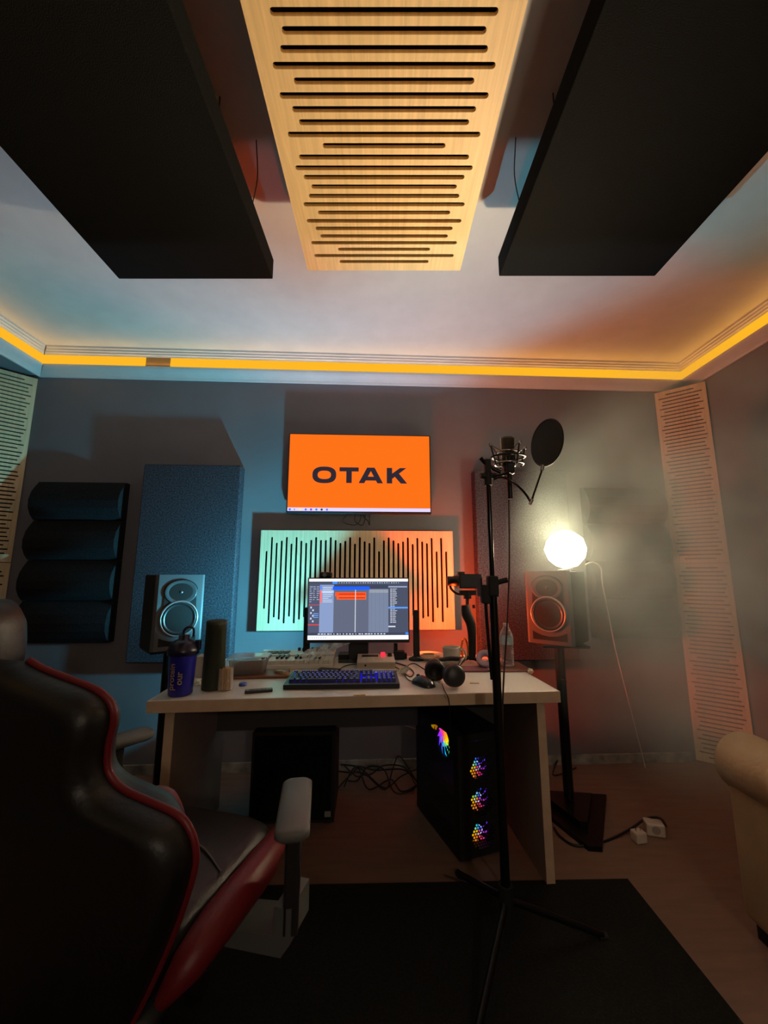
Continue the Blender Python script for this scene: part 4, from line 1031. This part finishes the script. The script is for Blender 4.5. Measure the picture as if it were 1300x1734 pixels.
for a, b_ in (((-hwid, -.004, 0), (hwid, .02, .03)), ((-hwid, -.004, pch - .03), (hwid, .02, pch)), ((-hwid, -.004, .03), (-hwid + .008, .02, pch - .03)), ((hwid - .008, -.004, .03), (hwid, .02, pch - .03))): fb.box(a, b_)
fb.build('front_frame', M_blackm, pc)
cable([at(645, 1200, 2.3), at(668, 1222, 2.32), at(690, 1230, 2.33), at(712, 1238, 2.33), at(722, 1248, 2.34)], .003, 'thin pale cable drooping from the desk underside to the computer', mat('grey_cable', (130, 130, 132), .5))
# subwoofer box under left half of the desk
sb = thing('black_cabinet', 'black box cabinet standing on floor under the desk left half', 'cabinet', (-.46, 2.16, .012), R(2))
MB().box((-.21, 0, 0), (.21, .30, .42), bev=.004).build('body', M_blackm, sb)
MB().box((-.195, -.006, .015), (.195, 0, .405), bev=.002).build('front_panel', M_ceilfab, sb)
lab(MB().box((.165, -.0085, .03), (.195, -.006, .055)).build('badge', mat('grey_badge', (130, 130, 125), .5), sb), 'small pale grey badge')
for x in (-.19, .16):
    for y in (.02, .25): MB().box((x, y, -.012), (x + .03, y + .03, 0)).build('foot', M_blackm, sb)
# cable tangle along the wall below desk
rr_ = random.Random(11)
for i in range(6):
    pts = []
    x = -.28 + rr_.uniform(0, .08)
    for k in range(8):
        pts.append((x, 2.52 + rr_.uniform(-.08, .12), .006 + (rr_.random() ** 2) * .12)); x += rr_.uniform(.04, .13)
    cable(pts, .004, 'black cable tangled on the floor by the back wall under the desk', nm='floor_cable')['group'] = 'tangled cables under the desk'

# ------------------------------------------------------------------ floor items
o = MB().prism([(-1.15, .30), (.99, .30), (.99, 1.81), (-1.15, 1.76)], .0, .008).build('floor_mat', mat('black_carpet_mat', (34, 34, 32), .95, bump=.8, bscale=200, var=.3, vscale=120, spec=.1)); tag(o, 'large black carpet mat on floor in front of the desk', 'mat')
# plug adapters on floor
p = hz(1082, 1425, 0)
M_plug = mat('plug_white', (205, 195, 180), .45)
pg = thing('power_adapter', 'white power plug adapter lying on floor right of the stand base', 'plug', (p.x, p.y, .0005), R(10))
MB().box((-.028, -.022, 0), (.028, .022, .045), bev=.006).build('body', M_plug, pg); MB().cyl((-.012, 0, .045), (-.012, 0, .06), .003, 8).cyl((.012, 0, .045), (.012, 0, .06), .003, 8).build('pins', M_chrome, pg)
p = hz(1108, 1412, 0)
pg = thing('power_adapter', 'larger white multi-socket adapter on floor with black cable plugged in', 'plug', (p.x, p.y, .0005), R(-15))
MB().box((-.04, -.03, 0), (.04, .03, .055), bev=.008).build('body', M_plug, pg)
MB().cyl((.0, -.031, .03), (0, -.029, .03), .018, 20).build('socket_face', mat('socket_grey', (160, 152, 140), .5), pg)
pc2 = p
cable([hz(938, 1402, .006), hz(950, 1418, .006), hz(975, 1432, .006), hz(1010, 1428, .006), hz(1040, 1418, .006), hz(1070, 1402, .02), hz(1095, 1386, .05), hz(1118, 1386, .07), hz(1128, 1400, .05)], .0055, 'thick black power cable curving past stand base to the white adapter')
cable([hz(938, 1300, .006), hz(944, 1288, .03), hz(936, 1312, .02), hz(958, 1308, .006), hz(975, 1300, .006)], .004, 'thin dark cable curled on floor behind the desk right leg')
# white cable lying by left wall skirting
o = MB().box((-2.44, -.018, 0), (2.05, 0, .055)).build('baseboard_back', mat('worn_skirting', (150, 148, 140), .7, bump=.6, bscale=40, var=.5, vscale=14), None, onwall(0, 0, .0), (0, 0, WS)); struct(o)
# black object at lower right corner: a folded cable bundle
o = MB().tube([at(1268, 1560, 1.0), at(1285, 1580, .98), at(1310, 1606, .95)], .012, 8).tube([at(1275, 1556, 1.02), at(1295, 1575, 1.0), at(1320, 1600, .97)], .01, 8).build('umbrella', M_wire); 
for v in o.data.vertices: v.co.z = v.co.z
zmin = min(v.co.z for v in o.data.vertices); 
for v in o.data.vertices: v.co.z = (v.co.z - zmin) * .12 + .002
o.name = 'cable_bundle'; tag(o, 'dark cable bundle on floor at the lower right edge', 'cable')

# ------------------------------------------------------------------ armchair at the right edge
M_cream = mat('cream_leather', (176, 156, 120), .5, bump=.3, bscale=50, var=.06)
ac = thing('armchair', 'cream leather armchair cut off by the right edge of the photograph', 'armchair', (1.66, 1.17, 0), R(0))
def soft(a, b, bev, nm, m): return MB().box(a, b, bev=bev).build(nm, m, ac)
for s_ in (-1, 1):
    x0_ = -.45 if s_ < 0 else .23
    soft((x0_ + .03, -.40, .06), (x0_ + .20, .40, .56), .035, 'arm_panel', M_cream)
    MB().tube([(x0_ + .11, -.43, .55), (x0_ + .11, -.40, .55), (x0_ + .11, .40, .55), (x0_ + .11, .44, .55)], [.07, .105, .105, .07], 20, smooth=1).build('arm_roll', M_cream, ac)
soft((-.26, -.38, .12), (.26, .42, .42), .05, 'seat_cushion', M_cream)
soft((-.40, -.46, .10), (.40, -.28, .62), .06, 'backrest', M_cream)
for x in (-.38, .34):
    for y in (-.38, .34): MB().box((x, y, 0), (x + .045, y + .045, .08)).build('leg', M_blackm, ac)

# ------------------------------------------------------------------ gaming chair
CA = R(15)
CO = Vector((-.688, .818, .5))
ch = thing('gaming_chair', 'black gaming chair with red piping and red seat sides, lower left', 'chair', (CO.x, CO.y, 0), -CA)
M_leather = mat('black_leatherette', (10, 10, 9), .48, bump=.25, bscale=90)
M_red = mat('red_leatherette', (104, 14, 22), .48, bump=.2, bscale=90)
M_grey = mat('armrest_grey_pu', (92, 94, 92), .55)
side = [(.09, .586), (.122, .574), (.177, .561), (.241, .546), (.271, .525), (.274, .497), (.263, .462), (.260, .424), (.274, .402), (.303, .388), (.355, .377), (.399, .366), (.419, .347), (.427, .322), (.423, .286), (.394, .210), (.345, .11), (.30, .03), (.27, -.02)]
def smoothpoly(P, k=3):
    out = []
    for i in range(len(P) - 1):
        p0 = P[max(i - 1, 0)]; p1 = P[i]; p2 = P[i + 1]; p3 = P[min(i + 2, len(P) - 1)]
        for j in range(k):
            t = j / k
            out.append(tuple(.5 * ((2 * b) + (c_ - a) * t + (2 * a - 5 * b + 4 * c_ - d) * t * t + (3 * b - a - 3 * c_ + d) * t ** 3) for a, b, c_, d in zip(p0, p1, p2, p3)))
    out.append(P[-1]); return out
sd = smoothpoly(side)
sd = [(x, z + .0) for x, z in sd]
outl = [(x, z) for x, z in sd] + [(-x, z) for x, z in sd[::-1]]
TB = Matrix.Translation((0, -.0, .5)) @ Matrix.Rotation(R(8), 4, 'X')     # leans back
n = len(outl)
def inset(k, y):   # rings shrunk to the centre line for a padded edge
    cx, cz = 0, .30
    return [(x * k, y, cz + (z - cz) * (1 - (1 - k) * .8)) for x, z in outl]
bk = MB(); rings = [inset(.90, -.052), inset(.96, -.046), inset(.99, -.030), inset(1, 0.0), inset(.93, .03), inset(.84, .055)]
loft(rings, bk, cap0=True, cap1=True, M=TB)
bk.build('backrest_shell', M_leather, ch)
MB().tube([(x * 1.0, 0.004, z) for x, z in outl], .006, 8, smooth=1, M=TB).build('piping', M_red, ch)
# front bolsters in red (seen past the wing)
for s_ in (-1, 1):
    MB().tube([(s_ * .25, .085, .325), (s_ * .26, .095, .30), (s_ * .26, .10, .25), (s_ * .25, .10, .17), (s_ * .20, .08, .06)], [.008, .035, .048, .046, .03], 14, M=TB).build('side_bolster', M_red, ch)
# head pillow above the top edge
hd = MB(); loft([[(x * k, y, .60 + z * kz) for x, z in rrect(.115, .08, .05)] for k, kz, y in ((.6, .5, -.075), (.95, .9, -.055), (1.0, 1, -.01), (.95, .9, .05), (.6, .5, .08))], hd, cap0=True, cap1=True, M=TB @ Matrix.Translation((-.10, 0, .01)))
hd.build('head_pillow', M_leather, ch)
# seat (local +y forward)
seat = MB(); loft([rr3(.20, .22, .07, .40), rr3(.22, .25, .08, .43), rr3(.22, .25, .08, .475), rr3(.19, .225, .07, .497)], seat, cap1=True, M=Matrix.Translation((0, .345, 0))); seat.build('seat', M_leather, ch)
for s_ in (-1, 1):
    MB().tube([(s_ * .225, .14, .41), (s_ * .252, .18, .45), (s_ * .262, .26, .470), (s_ * .262, .42, .472), (s_ * .235, .56, .455), (s_ * .21, .59, .44)], [.012, .034, .042, .042, .032, .01], 14).build('seat_bolster', M_red, ch)
MB().tube([(-.2, .35, .499), (-.07, .42, .502), (.07, .42, .502), (.2, .35, .499)], .0025, 6).build('seat_seam', mat('grey_thread', (95, 92, 88), .7), ch)
for s_ in (-1, 1):
    ax, ay, lift = (.375, .39, 0) if s_ > 0 else (-.30, .45, .055)
    MA = Matrix.Translation((ax, ay, lift)) @ Matrix.Rotation(R(24 if s_ > 0 else -22), 4, 'Z')
    rings = [[(x, y, z_) for x, y in rrect(hx, hy, .022)] for hx, hy, z_ in ((.033, .118, .636), (.040, .125, .644), (.040, .125, .656), (.034, .119, .662))]
    ap = MB(); loft(rings, ap, cap1=True, M=MA).build('armrest_pad', M_grey, ch)
    MB().box((-.018, -.05, .40 - lift), (.018, .04, .636), bev=.006, M=MA).build('armrest_post', M_blackm, ch)
    MB().prism([(s_ * .10, .345), (ax + s_ * .0, .36), (ax + s_ * .022, .39), (ax + s_ * .022, .46), (ax - s_ * .02, .46), (ax - s_ * .02, .40), (s_ * .10, .37)], -.05, .05, M=Matrix.Translation((0, ay, 0)) @ Matrix(((1, 0, 0, 0), (0, 0, 1, 0), (0, 1, 0, 0), (0, 0, 0, 1)))).build('armrest_bracket', M_grey if s_ > 0 else M_blackm, ch)
MB().box((-.13, .12, .34), (.13, .42, .40), bev=.01).build('tilt_mechanism', M_blackm, ch)
MB().tube([(.10, .18, .37), (.20, .06, .36), (.26, .0, .365)], .006, 8).build('tilt_lever', M_blackmet, ch)
MB().tube([(.25, .01, .365), (.31, -.05, .37)], [.012, .012], 10).build('lever_grip', M_grey, ch)
MB().cyl((0, .26, .12), (0, .26, .34), .028, 18).build('gas_column', M_blackm, ch)
for k in range(5):
    a = R(20 + 72 * k); d_ = Vector((math.cos(a), math.sin(a), 0)); c0 = Vector((0, .26, 0))
    lg = MB().tube([c0 + d_ * .02 + Vector((0, 0, .125)), c0 + d_ * .16 + Vector((0, 0, .115)), c0 + d_ * .30 + Vector((0, 0, .085))], [.034, .026, .018], 10).build('base_leg', M_blackm, ch)
    cx_ = c0 + d_ * .30
    q_ = MB().cyl(cx_ + Vector((0, 0, .08)), cx_ + Vector((0, 0, .05)), .008, 8)
    nn = Vector((-d_.y, d_.x, 0))
    q_.cyl(cx_ - nn * .025 + Vector((0, 0, .038)), cx_ + nn * .025 + Vector((0, 0, .038)), .029, 16)
    q_.build('caster', mat('caster_red_black', (30, 24, 24), .4), lg)

# ------------------------------------------------------------------ haze round the lamp
hm = bpy.data.materials.new('lamp_haze'); hm.use_nodes = True; nt = hm.node_tree; nt.nodes.remove(nt.nodes['Principled BSDF'])
vsn = nt.nodes.new('ShaderNodeVolumeScatter'); vsn.inputs['Color'].default_value = (.78, 1.0, .92, 1); vsn.inputs['Anisotropy'].default_value = -.3
tc = nt.nodes.new('ShaderNodeTexCoord'); gr = nt.nodes.new('ShaderNodeTexGradient'); gr.gradient_type = 'SPHERICAL'
ns = nt.nodes.new('ShaderNodeTexNoise'); ns.inputs['Scale'].default_value = 2.2; ns.inputs['Detail'].default_value = 3
mm = nt.nodes.new('ShaderNodeMath'); mm.operation = 'MULTIPLY'; m2 = nt.nodes.new('ShaderNodeMath'); m2.operation = 'MULTIPLY'; m2.inputs[1].default_value = 3.4
rmp = nt.nodes.new('ShaderNodeMapRange'); rmp.inputs[1].default_value = .38; rmp.inputs[2].default_value = .68
nt.links.new(tc.outputs['Object'], gr.inputs[0]); nt.links.new(tc.outputs['Object'], ns.inputs['Vector']); nt.links.new(ns.outputs[0], rmp.inputs[0])
nt.links.new(gr.outputs[1], mm.inputs[0]); nt.links.new(rmp.outputs[0], mm.inputs[1]); nt.links.new(mm.outputs[0], m2.inputs[0]); nt.links.new(m2.outputs[0], vsn.inputs['Density'])
nt.links.new(vsn.outputs[0], nt.nodes['Material Output'].inputs['Volume'])
bm = bmesh.new(); bmesh.ops.create_icosphere(bm, subdivisions=3, radius=1); me = bpy.data.meshes.new('smoke_haze'); bm.to_mesh(me); bm.free(); me.materials.append(hm)
hz_o = bpy.data.objects.new('smoke_haze', me); COL.objects.link(hz_o); hz_o.location = (1.56, 1.88, 1.28); hz_o.scale = (.98, .85, 1.1)
tag(hz_o, 'pale smoke haze hanging in the air around the glowing ball lamp', 'haze'); hz_o['kind'] = 'stuff'
